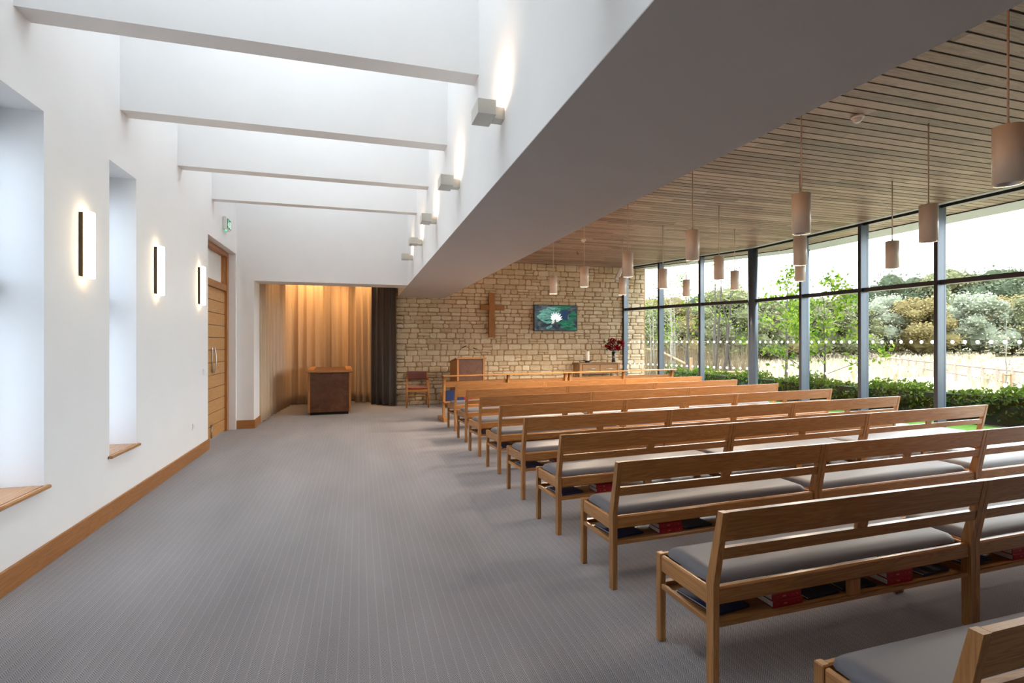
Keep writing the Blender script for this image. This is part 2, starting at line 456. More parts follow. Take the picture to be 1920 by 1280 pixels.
# bulkhead: white upstand facing the rooflit zone, broad soffit, lit trough at the timber side
bk = MB()
bk.box(XL, XL + .2, YB, YS, ZS + .006, ZR, bev=0)
struct('wall_bulkhead', bk, M['white'], 'tall white bulkhead face carrying the small box uplights', 'wall')
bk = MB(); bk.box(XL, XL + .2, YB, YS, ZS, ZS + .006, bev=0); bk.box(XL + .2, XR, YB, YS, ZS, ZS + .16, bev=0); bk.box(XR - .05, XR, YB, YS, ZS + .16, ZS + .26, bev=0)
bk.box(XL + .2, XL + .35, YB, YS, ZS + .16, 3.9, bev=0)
struct('ceiling_soffit', bk, M['shaded_soffit'], 'broad smooth white soffit dividing the nave from the timber ceiling', 'ceiling')
lt = MB(); lt.box(XR - .30, XR - .22, .0, YS - .1, ZS + .165, ZS + .185, bev=0)
tag(lt.build('cove_light', emit('cove_led', (1, .54, .24), 20.0)), 'warm strip light lying hidden in the trough above the soffit', 'light')
# rear wall
rw = MB(); rw.box(-2.5, 9.2, YB - .2, YB, 0, ZR, bev=0)
struct('wall_back', rw, M['white'], 'plain white wall at the rear of the room', 'wall')
# white beams
for k, (a, b) in enumerate([(-.65, -.46), (.90, 1.09), (2.46, 2.65), (4.03, 4.215), (5.56, 5.75), (7.12, 7.29), (8.63, 8.79)]):
    mb = MB(); mb.box(XW, XL, a, b, 3.67, 5.4, bev=0)
    o = struct('trim_%d' % (k + 1), mb, M['white'], 'deep white cross beam under the rooflight', 'beam')
    o['label'] = 'deep white cross beam under the rooflight, number %s from the rear wall' % 'one two three four five six seven'.split()[k]
# roof over the nave with a long rooflight
rf = MB(); rf.box(XW - WT, XW + 1.12, YB, YL + .2, ZR, ZR + .15, bev=0); rf.box(XL - 1.12, XL + .4, YB, YL + .2, ZR, ZR + .15, bev=0)
rf.box(XW + 1.12, XL - 1.12, YB, -.6, ZR, ZR + .15, bev=0); rf.box(XW + 1.12, XL - 1.12, 9.9, YL + .2, ZR, ZR + .15, bev=0)
struct('ceiling_nave', rf, M['white'], 'white nave roof lining around the long rooflight', 'ceiling')
w = thing('window_10', 'long glazed rooflight above the white beams', 'rooflight', kind='structure')
MB().box(XW + 1.12, XL - 1.12, -.6, 9.9, ZR + .1, ZR + .12, bev=0).build('pane', M['glass'], w)

# ------------------------------------------------------------------ timber ceiling
P_ = .1165
cl = MB(); y = YB
k = math.floor(YB / P_)
while k * P_ < YS:
    a, b = k * P_ + .0082, (k + 1) * P_ - .0082
    if b < YS: cl.box(XR - .9, xf((a + b) / 2) - .13, a, b, ZC, ZC + .018, bev=.0015)
    k += 1
struct('ceiling', cl, M['slats'], 'oak slat ceiling of narrow boards with dark gaps', 'ceiling', fix=False)
vb = MB(); vb.prism([(XL + .35, YB), (8.62, YB), (xf(9.5), 9.5), (7.05, YS), (XL + .35, YS)], ZC + .005, ZC + .2)  # black backing sits near flush, standing in for shadow between the slats
struct('ceiling_gap_shade', vb, M['void'], 'dark backing set near flush as painted shade in the slat ceiling gaps', 'ceiling')
tr = MB()
def strip(mb, off0, off1, z0, z1, ys=(YB, 9.5, YS)):
    for a, b in zip(ys, ys[1:]):
        e = 1e-4
        pa, pb = (xf(a + e if a >= 9.5 else a), a), (xf(b if b > 9.5 else b - e), b)
        mb.prism([(pa[0] + off0, a), (pa[0] + off1, a), (pb[0] + off1, b), (pb[0] + off0, b)], z0, z1)
strip(tr, -.13, -.02, ZC - .004, ZC + .02)
struct('trim_8', tr, M['metal_soffit'], 'pale edge strip between slat ceiling and glazing', 'trim')

# ------------------------------------------------------------------ glazed wall
nodes = [(xf(9.5 + 1e-4), 9.5)]
near_y = [8.20, 6.96, 5.73, 4.47, 3.2, 1.93]
far = [(7.035, 12.955), (7.42, 11.80), (7.79, 10.62)]
line = far + [(8.28, 9.5)] + [(xf(y), y) for y in near_y]
ordw = ['beside the stone wall', 'second from the stone wall', 'third from the stone wall', 'just past the dark corner post', 'fifth from the stone wall',
        'sixth from the stone wall', 'seventh from the stone wall', 'eighth from the stone wall', 'ninth from the stone wall', 'tenth from the stone wall', 'eleventh from the stone wall', 'twelfth from the stone wall', 'last before the rear wall']
for i in range(len(line) - 1):
    a, b = Vector((*line[i], 0)), Vector((*line[i + 1], 0))
    d = (b - a); L = d.length; ang = math.atan2(d.y, d.x)
    # local: x along the facade from a to b, y towards outside, z up
    w = thing('window_%d' % (i + 10 + 1 if i > 8 else i + 1), 'tall dark framed glazing bay with two rows of white dots, ' + ordw[i], 'window', (a.x, a.y, 0), ang, kind='structure')
    out = 1
    m = MB()
    hw = .027
    if i == 3:
        m.tube([(0, .07, 0), (0, .07, ZC)], .10, 20)
        m.build('corner_post', M['mullion_metal'], w)
        m = MB()
    mm = MB(); mm.box(-hw, hw, .0, .012, .0, ZC + .02, bev=.002); mm.build('mullion_backlit_face', M['dark_frame'], w)  # room face of the mullion, its backlit darkness put into the colour
    mm = MB(); mm.box(-hw, hw, .012, .19, 0, ZC + .02, bev=.002); mm.build('mullion', M['mullion_metal'], w)  # mullion sides, the blue skylight on them put into the colour
    fr = MB()
    fr.box(hw, L - hw, .06, .19, 0, .07); fr.box(hw, L - hw, .04, .17, ZT - .035, ZT + .035); fr.box(hw, L - hw, .06, .19, ZC - .03, ZC + .03)
    fr.build('frame', M['dark_frame'], w)
    pn = MB(); pn.box(hw, L - hw, .145, .157, .06, ZT - .03, bev=0); pn.box(hw, L - hw, .145, .157, ZT + .03, ZC - .02, bev=0)
    p = pn.build('pane', M['glass'], w)
    dm = MB(); nd = max(4, int(round((L - .12) / .155)))
    for row in (1.55, .955):
        for q in range(nd):
            cx = .06 + (L - .12) * (q + .5) / nd
            vs = [(cx + .028 * math.cos(2 * PI * t / 16), .1435, row + .028 * math.sin(2 * PI * t / 16)) for t in range(16)]
            dm.add(vs, [tuple(range(16))])
    if i < 9: dm.build('dot', M['dot_film'], p)
sw_ = MB(); sw_.box(xf(1.93), xf(1.93) + .35, YB, 1.90, 0, 4.0, bev=0)  # unseen wall added to shut out daylight and darken the near floor
struct('wall_right_blocker', sw_, M['white'], 'plain white wall added unseen past the last glazed bay to cut daylight', 'wall')
# outside soffit: slats, dark gap, pale eaves
def eo(y, a, b): return a if y <= 9.5 else a + (b - a) * (min(y, YS) - 9.5) / (YS - 9.5)
so = MB()
for k in range(int(YB / P_) - 1, int(13.0 / P_)):
    a, b = k * P_ + .0082, (k + 1) * P_ - .0082
    yy = (a + b) / 2
    so.box(xf(yy) + .20, xf(yy) + eo(yy, .80, .36), a, b, ZC, ZC + .02, bev=0)
struct('ceiling_eaves', so, M['slats'], 'oak slat eaves soffit outside the glazing', 'ceiling', fix=False)
def estrip(mb, i0, i1, o0, o1, z0, z1):
    for a, b in ((YB, 9.5), (9.5, YS)):
        xa, xb = (xf(a), xf(b)) if b <= 9.5 else (xf(9.5 + 1e-4), xf(b))
        mb.prism([(xa + eo(a, i0, i1), a), (xa + eo(a, o0, o1), a), (xb + eo(b, o0, o1), b), (xb + eo(b, i0, i1), b)], z0, z1)
ev = MB(); estrip(ev, .19, .19, .80, .37, ZC + .005, ZC + .10); estrip(ev, .775, .345, .80, .37, ZC - .012, ZC + .05)  # near-flush black sheet paints the shade between the eaves slats
struct('trim_9', ev, M['void'], 'dark shadow gap board over the eaves', 'trim')
ev = MB(); estrip(ev, .802, .372, 1.48, .88, ZC, ZC + .16)
struct('trim_10', ev, M['metal_soffit'], 'pale metal eaves edge outside the glazing', 'trim')
# roof lid over the timber ceiling so that no sky leaks in
rl = MB(); rl.prism([(XL + .2, YB - .2), (9.95, YB - .2), (9.70, 9.5), (7.85, YS + .3), (XL - .3, YS + .3), (XL - .3, 14.9), (-2.6, 14.9), (-2.6, YL + .17), (XL + .2, YL + .17)], 4.0, 4.15)
struct('roof', rl, M['void'], 'flat roof slab above the timber ceiling', 'roof')

# ------------------------------------------------------------------ stone wall: real coursed rubble
def stone_wall():
    mort = MB(); mort.box(XL - .05, 7.72, YS, YS + .42, 0, ZC + .05, bev=0)
    w = thing('wall_stone', 'honey coloured rubble stone wall carrying the cross and the screen', 'wall', kind='structure')
    mort.build('mortar', M['mortar'], w)
    mb = MB(); r = random.Random(3)
    def block(x0, x1, z0, z1):
        g = .0065
        x0 += g; x1 -= g; z0 += g; z1 -= g
        d = .010 + r.random() * .022
        tone = min(.99, max(.02, r.gauss(.5, .26)))
        j = lambda: r.uniform(-.009, .009)
        c = [(x0 + j(), z0 + j()), (x1 + j(), z0 + j()), (x1 + j(), z1 + j()), (x0 + j(), z1 + j())]
        cx, cz = (x0 + x1) / 2, (z0 + z1) / 2
        # octagonal outline with knocked-off corners, three rings
        ring = []
        for q in range(4):
            p = Vector(c[q]); pa = Vector(c[q - 1]); pb = Vector(c[(q + 1) % 4])
            t = r.uniform(.014, .034)
            ring.append(p + (pa - p).normalized() * min(t, (pa - p).length * .3)); ring.append(p + (pb - p).normalized() * min(t, (pb - p).length * .3))
        def R(k, y): return [(cx + (p.x - cx) * (1 - k / max(.05, (x1 - x0) / 2)), y, cz + (p.y - cz) * (1 - k / max(.03, (z1 - z0) / 2))) for p in ring]
        v = R(0, YS + .005) + R(.001, YS - d * .55) + R(.012, YS - d) + [(cx, YS - d - r.uniform(0, .008), cz)]
        fs = []
        for a in range(2):
            for q in range(8): fs.append((a * 8 + q, a * 8 + (q + 1) % 8, a * 8 + 8 + (q + 1) % 8, a * 8 + 8 + q))
        for q in range(8): fs.append((16 + q, 16 + (q + 1) % 8, 24))
        mb.add(v, fs, 0, tone)
    z = 0
    X0, X1 = XL - .04, 7.71
    while z < ZC - .02:
        h = r.choice([.085, .10, .115, .13, .145, .16])
        if z + h > ZC - .04: h = ZC + .03 - z
        x = X0
        while x < X1 - .03:
            w_ = r.uniform(.13, .36) if h > .1 else r.uniform(.16, .42)
            if x + w_ > X1 - .08: w_ = X1 - x
            if h >= .125 and r.random() < .33:
                f = r.uniform(.4, .6) * h
                if w_ > .24 and r.random() < .5:
                    s_ = r.uniform(.4, .6) * w_
                    block(x, x + s_, z, z + f); block(x + s_, x + w_, z, z + f)
                    block(x, x + w_, z + f, z + h)
                else:
                    block(x, x + w_, z, z + f); block(x, x + w_, z + f, z + h)
            else: block(x, x + w_, z, z + h)
            x += w_
        z += h
    mb.build('stone', M['stone'], w, fix=False)
    # outer end of the wall
    e = MB(); e.box(7.72, 7.75, YS, YS + .42, 0, ZC + .05, bev=.004); e.build('end_stone', M['mortar'], w)
stone_wall()
gr = MB(); gr.box(XL, 7.0, YS - .035, YS - .02, 0, .012, bev=0)

# ------------------------------------------------------------------ slim windows in the white wall
for i, (a, b, z0, z1) in enumerate(WIN):
    w = thing('window_%d' % (20 + i), 'deep slim window with oak sill, ' + ('the one closer to the rear wall' if i == 0 else 'between two wall lights'), 'window', (XW, (a + b) / 2, 0), kind='structure')
    hb = (b - a) / 2
    f = MB()
    f.box(-.37, -.32, -hb, -hb + .05, z0, z1); f.box(-.37, -.32, hb - .05, hb, z0, z1)
    f.box(-.37, -.32, -hb + .05, hb - .05, z0, z0 + .05); f.box(-.37, -.32, -hb + .05, hb - .05, z1 - .05, z1)
    f.box(-.38, -.28, -hb + .05, hb - .05, 1.86, 2.0); f.box(-.37, -.32, -hb + .05, hb - .05, 2.98, 3.10)
    f.build('frame', M['dark_frame'], w)
    MB().box(-.35, -.34, -hb + .05, hb - .05, z0 + .05, z1 - .05, bev=0).build('pane', M['tinted_glass'], w)
    sl = MB(); sl.box(-.32, .0, -hb + .001, hb - .001, z0 + .001, z0 + .024, bev=.002); sl.box(0, .035, -hb - .03, hb + .03, z0 - .004, z0 + .024, bev=.01)
    sl.build('sill', M['oak_y'], w)

# ------------------------------------------------------------------ door
d = thing('door_1', 'oak boarded door with steel pull handle and glazed overpanel', 'door', (XW, DOOR[0], 0), kind='structure')
DW = DOOR[1] - DOOR[0]; xd = -.17
f = MB(); f.box(xd - .05, xd + .06, 0, .07, 0, 3.11); f.box(xd - .05, xd + .06, DW - .11, DW, 0, 3.11); f.box(xd - .05, xd + .06, .07, DW - .11, 3.03, 3.11); f.box(xd - .05, xd + .05, .07, DW - .11, 2.43, 2.54)
f.build('door_frame', M['trim_z'], d)
f = MB(); f.box(xd - .02, xd + .035, DW - .19, DW - .11, 2.54, 3.03); f.box(xd - .02, xd + .035, .07, .15, 2.54, 3.03)
f.build('overpanel_frame', M['trim_z'], d)
MB().box(xd - .03, xd - .02, .15, DW - .19, 2.54, 3.03, bev=0).build('overpanel_pane', M['white_plastic'], d)
lf = MB(); nb = 12
for q in range(nb):
    z0 = .012 + q * (2.415 / nb); lf.box(xd - .01, xd + .02, .075, DW - .115, z0 + .004, z0 + 2.415 / nb - .004, bev=.003)
lf.build('leaf', M['door_oak'], d)
MB().box(xd - .03, xd - .0105, .075, DW - .115, .012, 2.427, bev=0).build('leaf_core', M['bronze'], d)
h = MB()
hy = DW - .96
zc, hh = 1.26, .20
h.tube([(xd + .035, hy, zc - hh), (xd + .035, hy, zc + hh)], .008, 8)
for sg in (-1, 1): h.tube([(xd + .021, hy, zc + sg * hh * .85), (xd + .075, hy, zc + sg * hh * .85)], .008, 8)
h.tube([(xd + .066 + .022 * math.sin(PI * t / 12), hy, zc - hh + 2 * hh * t / 12) for t in range(13)], .010, 10)
h.build('handle', M['steel'], d)
h = MB(); h.tube([(xd + .035, hy - .05, .03), (xd + .035, hy - .05, .24)], .009, 8); h.box(xd + .02, xd + .04, hy - .065, hy - .035, .20, .22); h.box(xd + .02, xd + .06, hy - .075, hy + .02, .232, .246); h.build('bolt', M['steel'], d)

# exit sign, switch, socket
e = thing('exit_sign', 'green running man emergency exit sign on the white wall above the door', 'sign', (XW, 9.42, 3.45))
MB().box(.002, .06, -.14, .14, -.085, .115, bev=.008).build('housing', M['white_plastic'], e)
g = N('exit_green'); g.bsdf((.0, .16, .065), .4, emis=(.0, .30, .11), estr=.12); gm = g.m
MB().box(.06, .064, -.115, .13, -.065, .09, bev=0).build('face', gm, e)
pm = MB()
def flat(mb, pts, x): mb.add([(x, yy, zz) for yy, zz in pts], [tuple(range(len(pts)))])
flat(pm, [(-.075, .0), (-.05, .04), (-.03, .035), (-.045, -.005), (-.02, -.045), (-.035, -.05), (-.058, -.012), (-.09, -.03), (-.095, -.018)], .0655)
flat(pm, [(-.045 + .012 * math.cos(t * PI / 5), .06 + .012 * math.sin(t * PI / 5)) for t in range(10)], .0655)
flat(pm, [(.0, .05), (.022, .05), (.022, -.015), (.04, -.015), (.011, -.05), (-.018, -.015), (.0, -.015)], .0655)
flat(pm, [(.07, .065), (.11, .065), (.11, -.05), (.07, -.05)], .0655)
pm.build('pictogram', emit('sign_white', (.85, 1, .92), .75), e)
MB().box(.02, .035, -.05, -.02, -.10, -.085, bev=.002).build('indicator_lamp', M['lamp_green'], e)
for nm, yy, zz, lab in (('light_switch', 8.23, 1.13, 'small white light switch on the wall next to the door'), ('wall_socket', 7.74, .435, 'white socket outlet low on the wall near the skirting')):
    t = thing(nm, lab, 'switch' if nm[0] == 'l' else 'socket', (XW, yy, zz))
    MB().box(.0005, .009, -.043, .043, -.043, .043, bev=.004).build('plate', M['white_plastic'], t)
    MB().box(.009, .013, -.015, .015, -.02, .02, bev=.002).build('rocker', M['white_plastic'], t)

# wall lights
lab = ['lit opal wall light between the two slim windows', 'lit opal wall light just beyond the second slim window', 'lit opal wall light next to the door recess']
for i, yy in enumerate((4.83, 6.38, 7.95)):
    t = thing('wall_light', lab[i], 'wall light', (XW, yy, 0), group='opal wall lights along the white wall')
    MB().box(.0005, .030, 0, .12, 2.065, 2.565, bev=.003).build('back_plate', M['bronze'], t)
    df = MB(); prof = [(.0, .030)] + [(.06 - .06 * math.cos(PI * q / 10), .034 + .042 * math.sin(PI * q / 10) ** .6) for q in range(11)] + [(.12, .030)]
    n = len(prof)
    vs = [(x, y, z) for z in (2.055, 2.575) for y, x in prof]
    fs = [(q, q + 1, n + q + 1, n + q) for q in range(n - 1)] + [tuple(range(n))[::-1], tuple(range(n, 2 * n))]
    df.add(vs, fs); df.build('diffuser', M['warm_lamp'], t)

# box uplights on the bulkhead
for i, yy in enumerate((1.75, 3.32, 4.88, 6.39, 7.88, 9.34)):
    t = thing('box_uplight', 'square grey uplight box on the white bulkhead, %s from the recess wall' % ['sixth', 'fifth', 'fourth', 'third', 'second', 'first'][i], 'uplight', (XL, yy, 3.05), group='box uplights on the bulkhead')
    bx = MB(); bx.box(-.19, -.07, -.10, .10, -.045, .05, bev=.002); bx.build('housing', M['box_metal'], t)
    MB().box(-.07, -.0005, -.045, .045, -.045, .035, bev=.002).build('mount', M['box_metal'], t)
    MB().box(-.165, -.095, -.07, .07, .0505, .0535, bev=0).build('lamp', M['spot_lamp'], t)
    l = bpy.data.lights.new('uplight_beam', 'SPOT'); l.energy = 7; l.color = (1, .68, .42); l.spot_size = 2.6; l.spot_blend = .8; l.shadow_soft_size = .04
    lo = bpy.data.objects.new('uplight_beam', l); COL.objects.link(lo); lo.parent = t; lo.location = (-.13, 0, .07); lo.rotation_euler = (PI, math.radians(66), 0)

# ------------------------------------------------------------------ pews
def cushion(L):
    mb = MB(); nx, ny = 40, 14
    x0, x1, y0, y1 = .035, L - .035, .055, .425
    vs = []; fs = []
    def co(i, n): return -math.cos(PI * i / n)
    for i in range(nx + 1):
        for j in range(ny + 1):
            u, v = co(i, nx), co(j, ny)
            cx = (x0 + x1) / 2; hx = (x1 - x0) / 2; cy = (y0 + y1) / 2; hy = (y1 - y0) / 2
            px, py = u * hx, v * hy
            dx = hx - abs(px); dy = hy - abs(py)
            r = .055
            # round the plan corners
            if dx < r and dy < r:
                ex, ey = r - dx, r - dy; m = max(ex, ey); l = math.hypot(ex, ey)
                k = m / l if l else 1
                px = math.copysign(hx - r + ex * k, px); py = math.copysign(hy - r + ey * k, py)
                dd = r - m
            else: dd = min(dx, dy)
            e = min(1, dd / .055)
            z = .448 + .040 * (1 - (1 - e) ** 2.4) ** .6 + .012 * (1 - u * u) ** .5 * (1 - v * v)
            vs.append((cx + px, cy + py, z))
    for i in range(nx):
        for j in range(ny):
            a = i * (ny + 1) + j; fs.append((a, a + ny + 1, a + ny + 2, a + 1))
    mb.add(vs, fs, smooth=True); mb.box(x0 + .02, x1 - .02, y0 + .02, y1 - .02, .435, .449, bev=0)
    return mb
PL = 1.75
def make_pew():
    t = thing('pew', 'x', 'pew')
    for x0 in (0.001, PL - .034):
        p = MB(); prof = [(.0, 0), (.045, 0), (.05, .47), (-.028, .812), (-.062, .812), (.0, .47)]
        p.prism_x(prof, x0, x0 + .033); p.build('rear_leg', M['oak_z'], t)
        MB().box(x0, x0 + .036, .405, .445, 0, .455, bev=.004).build('front_leg', M['oak_z'], t)
        MB().box(x0 + .004, x0 + .028, .046, .405, .365, .450, bev=.006).build('end_rail', M['oak_y'], t)
        MB().box(x0 + .006, x0 + .026, .046, .405, .275, .302, bev=.003).build('end_stretcher', M['oak_y'], t)
    def rail(y_low, y_hi, z0, z1, th):    # leaning board across the back
        m = MB(); m.prism_x([(y_low, z0), (y_low + th, z0), (y_hi + th, z1), (y_hi, z1)], .0345, PL - .0345); return m
    ln = lambda z: -(z - .47) * .062 / .342
    rail(ln(.675) + .004, ln(.812) + .002, .675, .8125, .026).build('back_board', M['oak_x'], t)
    rail(ln(.590) + .004, ln(.645) + .004, .590, .645, .024).build('lower_back_board', M['oak_x'], t)
    c = PL / 2
    m = MB(); m.prism_x([(ln(.64) + .008, .64), (ln(.64) + .026, .64), (ln(.68) + .026, .68), (ln(.68) + .008, .68)], c - .035, c + .035); m.build('back_block', M['oak_z'], t)
    MB().box(.034, PL - .034, .008, .040, .375, .455, bev=.008).build('seat_rail', M['oak_x'], t)
    MB().box(.034, PL - .034, .412, .440, .375, .452, bev=.006).build('seat_rail', M['oak_x'], t)
    cushion(PL).build('seat_pad', M['cushion'], t, fix=True)
    sh = MB(); sh.box(.034, PL - .034, .012, .43, .273, .289, bev=.002); sh.box(.034, PL - .034, .012, .022, .289, .296, bev=.001); sh.box(.034, PL - .034, .40, .43, .289, .31, bev=.002)
    sh.build('book_shelf', M['oak_x'], t)
    MB().box(c - .035, c + .035, .012, .04, .2965, .376, bev=.002).build('shelf_post', M['oak_z'], t)
    return t
ROWS = {9: [(1.599, 8.905), (3.327, 9.091), (5.103, 9.249), (7.111, 9.62)], 8: [(1.581, 7.854), (3.362, 8.111), (5.14, 8.279), (7.125, 8.546)],
        7: [(1.558, 6.815), (3.304, 7.043), (5.121, 7.229), (7.142, 7.524)], 6: [(1.57, 5.841), (3.3, 5.983), (5.166, 6.211), (7.141, 6.434)],
        5: [(1.541, 4.824), (3.265, 4.946), (5.11, 5.127), (7.069, 5.312)], 4: [(1.532, 3.857), (3.273, 3.968), (5.065, 4.084), (7.092, 4.298)],
        3: [(1.521, 2.9), (3.237, 2.961), (5.063, 3.061), (7.08, 3.19)], 2: [(1.504, 1.921), (3.223, 1.966), (5.04, 2.02)],
        1: [(1.509, .951), (3.22, .975)]}
ORD = {9: 'first', 8: 'second', 7: 'third', 6: 'fourth', 5: 'fifth', 4: 'sixth', 3: 'seventh', 2: 'eighth', 1: 'ninth'}
POS = ['aisle end', 'middle', 'window end']
pews = {}
proto = make_pew(); kids(proto)
first = True
for r in range(1, 10):
    p_ = ROWS[r]; sl_ = (p_[-1][1] - p_[0][1]) / (p_[-1][0] - p_[0][0])
    pts = [(x, p_[0][1] + sl_ * (x - p_[0][0])) for x, y in p_]
    for i, (a, b) in enumerate(zip(pts, pts[1:])):
        o = proto if first else copy_tree(proto)
        first = False
        ang = math.atan2(b[1] - a[1], b[0] - a[0]); L = math.hypot(b[0] - a[0], b[1] - a[1])
        o.location = (a[0] - .030 * math.sin(ang), a[1] + .030 * math.cos(ang), 0)
        o.rotation_euler = (0, 0, ang); o.scale = ((L - .003) / PL, 1, 1)
        tag(o, 'oak pew with grey pad at the %s, %s row behind the reading desk' % (POS[i], ORD[r]), 'pew', 'oak pews in rows facing the stone wall')
        pews[r, i] = (o.location.copy(), ang, L / PL)

# books on the pew shelves
def make_hymnal():
    t = thing('hymn_book', 'x', 'book')
    c = MB(); c.box(0, .18, 0, .13, 0, .003, bev=.001); c.box(0, .18, 0, .13, .029, .032, bev=.001); c.box(0, .18, 0, .004, .0031, .0289, bev=.001)
    c.build('cover', M['red_cover'], t)
    MB().box(.003, .177, .0045, .125, .0032, .0288, bev=.001).build('pages', M['pages'], t)
    g_ = MB()
    for x0, x1 in ((.03, .032), (.064, .084), (.125, .127), (.152, .158)): g_.box(x0, x1, -.0006, .0002, .013, .019, bev=0)
    g_.build('gilt_marking', M['gold'], t); return t
def make_folder(cov, w):
    t = thing('song_book', 'x', 'book')
    c = MB(); c.box(0, w, 0, .26, 0, .003, bev=.0005); c.box(0, w, 0, .26, .011, .014, bev=.0005); c.box(0, w, 0, .003, .0031, .0109, bev=.0005)
    c.build('cover', cov, t)
    MB().box(.003, w - .004, .0035, .255, .0032, .0108, bev=.0005).build('pages', M['pages'], t); return t
hy0 = make_hymnal(); kids(hy0); bl0 = make_folder(M['blue_cover'], .21); kids(bl0); nv0 = make_folder(M['navy_cover'], .21); kids(nv0)
used = set()
def put(src, key, lx, ly, lz, rz, label, grp):
    o = src if src not in used else copy_tree(src)
    used.add(src)
    loc, ang, k = pews[key]
    p = Matrix.Rotation(ang, 3, 'Z') @ Vector((lx * k, ly, 0))
    o.location = (loc.x + p.x, loc.y + p.y, lz); o.rotation_euler = (0, 0, ang + rz)
    tag(o, label, 'book', grp)
ZSH = .2895
for (r, i), full in {(2, 0): 3, (2, 1): 2, (3, 0): 3, (4, 0): 2, (5, 0): 2, (6, 0): 1, (7, 0): 1, (8, 0): 1}.items():
    w_ = '%s pew, %s row' % (POS[i].replace(' end', ''), ORD[r])
    put(bl0, (r, i), .075, .07, ZSH, .1, 'blue song book lying at the aisle end under the ' + w_, 'song books on the pew shelves')
    if full >= 2:
        put(hy0, (r, i), .385, .045, ZSH, 0, 'red hymn book, lower of the first pair under the ' + w_, 'red hymn books on the pew shelves')
        put(hy0, (r, i), .382, .048, ZSH + .0325, .02, 'red hymn book, upper of the first pair under the ' + w_, 'red hymn books on the pew shelves')
    if full >= 3:
        put(nv0, (r, i), .615, .055, ZSH, .04, 'dark navy song book beside the first red pair under the ' + w_, 'song books on the pew shelves')
    if (r, i) == (2, 0):
        put(nv0, (r, i), .865, .07, ZSH, -.05, 'dark navy song book beyond the shelf post under the ' + w_, 'song books on the pew shelves')
        put(hy0, (r, i), 1.145, .045, ZSH, 0, 'red hymn book, lower of the second pair under the ' + w_, 'red hymn books on the pew shelves')
        put(hy0, (r, i), 1.142, .047, ZSH + .0325, -.02, 'red hymn book, upper of the second pair under the ' + w_, 'red hymn books on the pew shelves')
        put(nv0, (r, i), 1.44, .06, ZSH, .05, 'dark navy song book at the far end under the ' + w_, 'song books on the pew shelves')

# ------------------------------------------------------------------ reading desk in front of the first row
def make_desk(L):
    t = thing('reading_desk', 'x', 'desk')
    MB().box(0, L, -.05, .13, .875, .897, bev=.008).build('desk_top', M['oak_x'], t)
    MB().box(.03, L - .03, .10, .125, .66, .775, bev=.003).build('front_panel', M['oak_x'], t)
    sh = MB(); sh.box(.03, L - .03, .0, .24, .36, .385, bev=.003); sh.box(.03, L - .03, .225, .24, .385, .56, bev=.003); sh.build('book_shelf', M['oak_x'], t)
    for x in (.03, L / 2 - .02, L - .075):
        m = MB(); m.prism_x([(.06, .36), (.11, .36), (.10, .877), (.02, .877)], x, x + .045); m.build('post', M['oak_z'], t)
    for x in (.005, L - .095):
        m = MB(); m.box(x, x + .09, -.05, .36, 0, .085, bev=.004); m.build('foot', M['oak_y'], t)
        MB().box(x + .02, x + .065, .055, .115, .085, .36, bev=.003).build('leg', M['oak_z'], t)
    return t
a, b, c = Vector((1.558, 10.03)), Vector((4.376, 10.455)), Vector((7.33, 10.90))
for k, (p, q) in enumerate(((a, b), (b, c))):
    dd = q - p; dk = make_desk(dd.length - .005); ang = math.atan2(dd.y, dd.x)
    dk.location = (p.x, p.y, 0); dk.rotation_euler = (0, 0, ang)
    tag(dk, 'long oak reading desk before the first pew row, %s half' % ('lectern side' if k == 0 else 'window side'), 'desk', 'oak reading desks in front of the pews')
    if k == 0: desk = (p, ang)
def onb(name, cov, lx, w, h, lab):
    p, ang = desk; t = thing(name, lab, 'book', (p.x + lx * math.cos(ang) - .10 * math.sin(ang), p.y + lx * math.sin(ang) + .10 * math.cos(ang), .3855), ang)
    m = MB(); m.box(0, w, 0, .003, 0, h, bev=.001); m.box(0, w, .022, .025, 0, h, bev=.001); m.box(0, .003, .0031, .0219, 0, h, bev=.001); m.build('cover', cov, t)
    MB().box(.0035, w - .002, .0032, .0218, .002, h - .002, bev=0).build('pages', M['pages'], t)
onb('song_book', M['blue_cover'], .10, .20, .21, 'blue song book standing upright on the reading desk shelf')
onb('song_book', M['blue_cover'], .34, .13, .085, 'small blue booklet standing between the upright books on the desk')
onb('hymn_book', M['red_cover'], .48, .17, .10, 'bright red hymn book standing on the reading desk shelf')

# ------------------------------------------------------------------ catafalque
t = thing('catafalque', 'dark burr veneer catafalque with oak corner posts before the tan curtains', 'catafalque', (-1.03, 11.68, 0), math.radians(2))
W, D, H = .87, 2.0, .90
MB().box(.05, W - .05, .05, D - .05, 0, .06, bev=0).build('plinth', M['void'], t)
MB().box(.045, W - .045, .008, .03, .06, H, bev=.001).build('front_panel', M['burr'], t)
for x0 in (.012, W - .034): MB().box(x0, x0 + .022, .045, D - .045, .06, H, bev=.001).build('side_panel', M['burr'], t)
for x in (0, W - .045):
    for y in (0, D - .045): MB().box(x, x + .045, y, y + .045, .06, H, bev=.003).build('corner_post', M['trim_z'], t)
tp = MB(); o_ = .035
tp.box(-o_, W + o_, -o_, .10, H, H + .045, bev=.006); tp.box(-o_, .10, .10, D + o_, H, H + .045, bev=.006); tp.box(W - .10, W + o_, .10, D + o_, H, H + .045, bev=.006)
tp.build('top_frame', M['trim_y'], t)
MB().box(.10, W - .10, .10, D, H, H + .03, bev=0).build('top_panel', M['burr'], t)

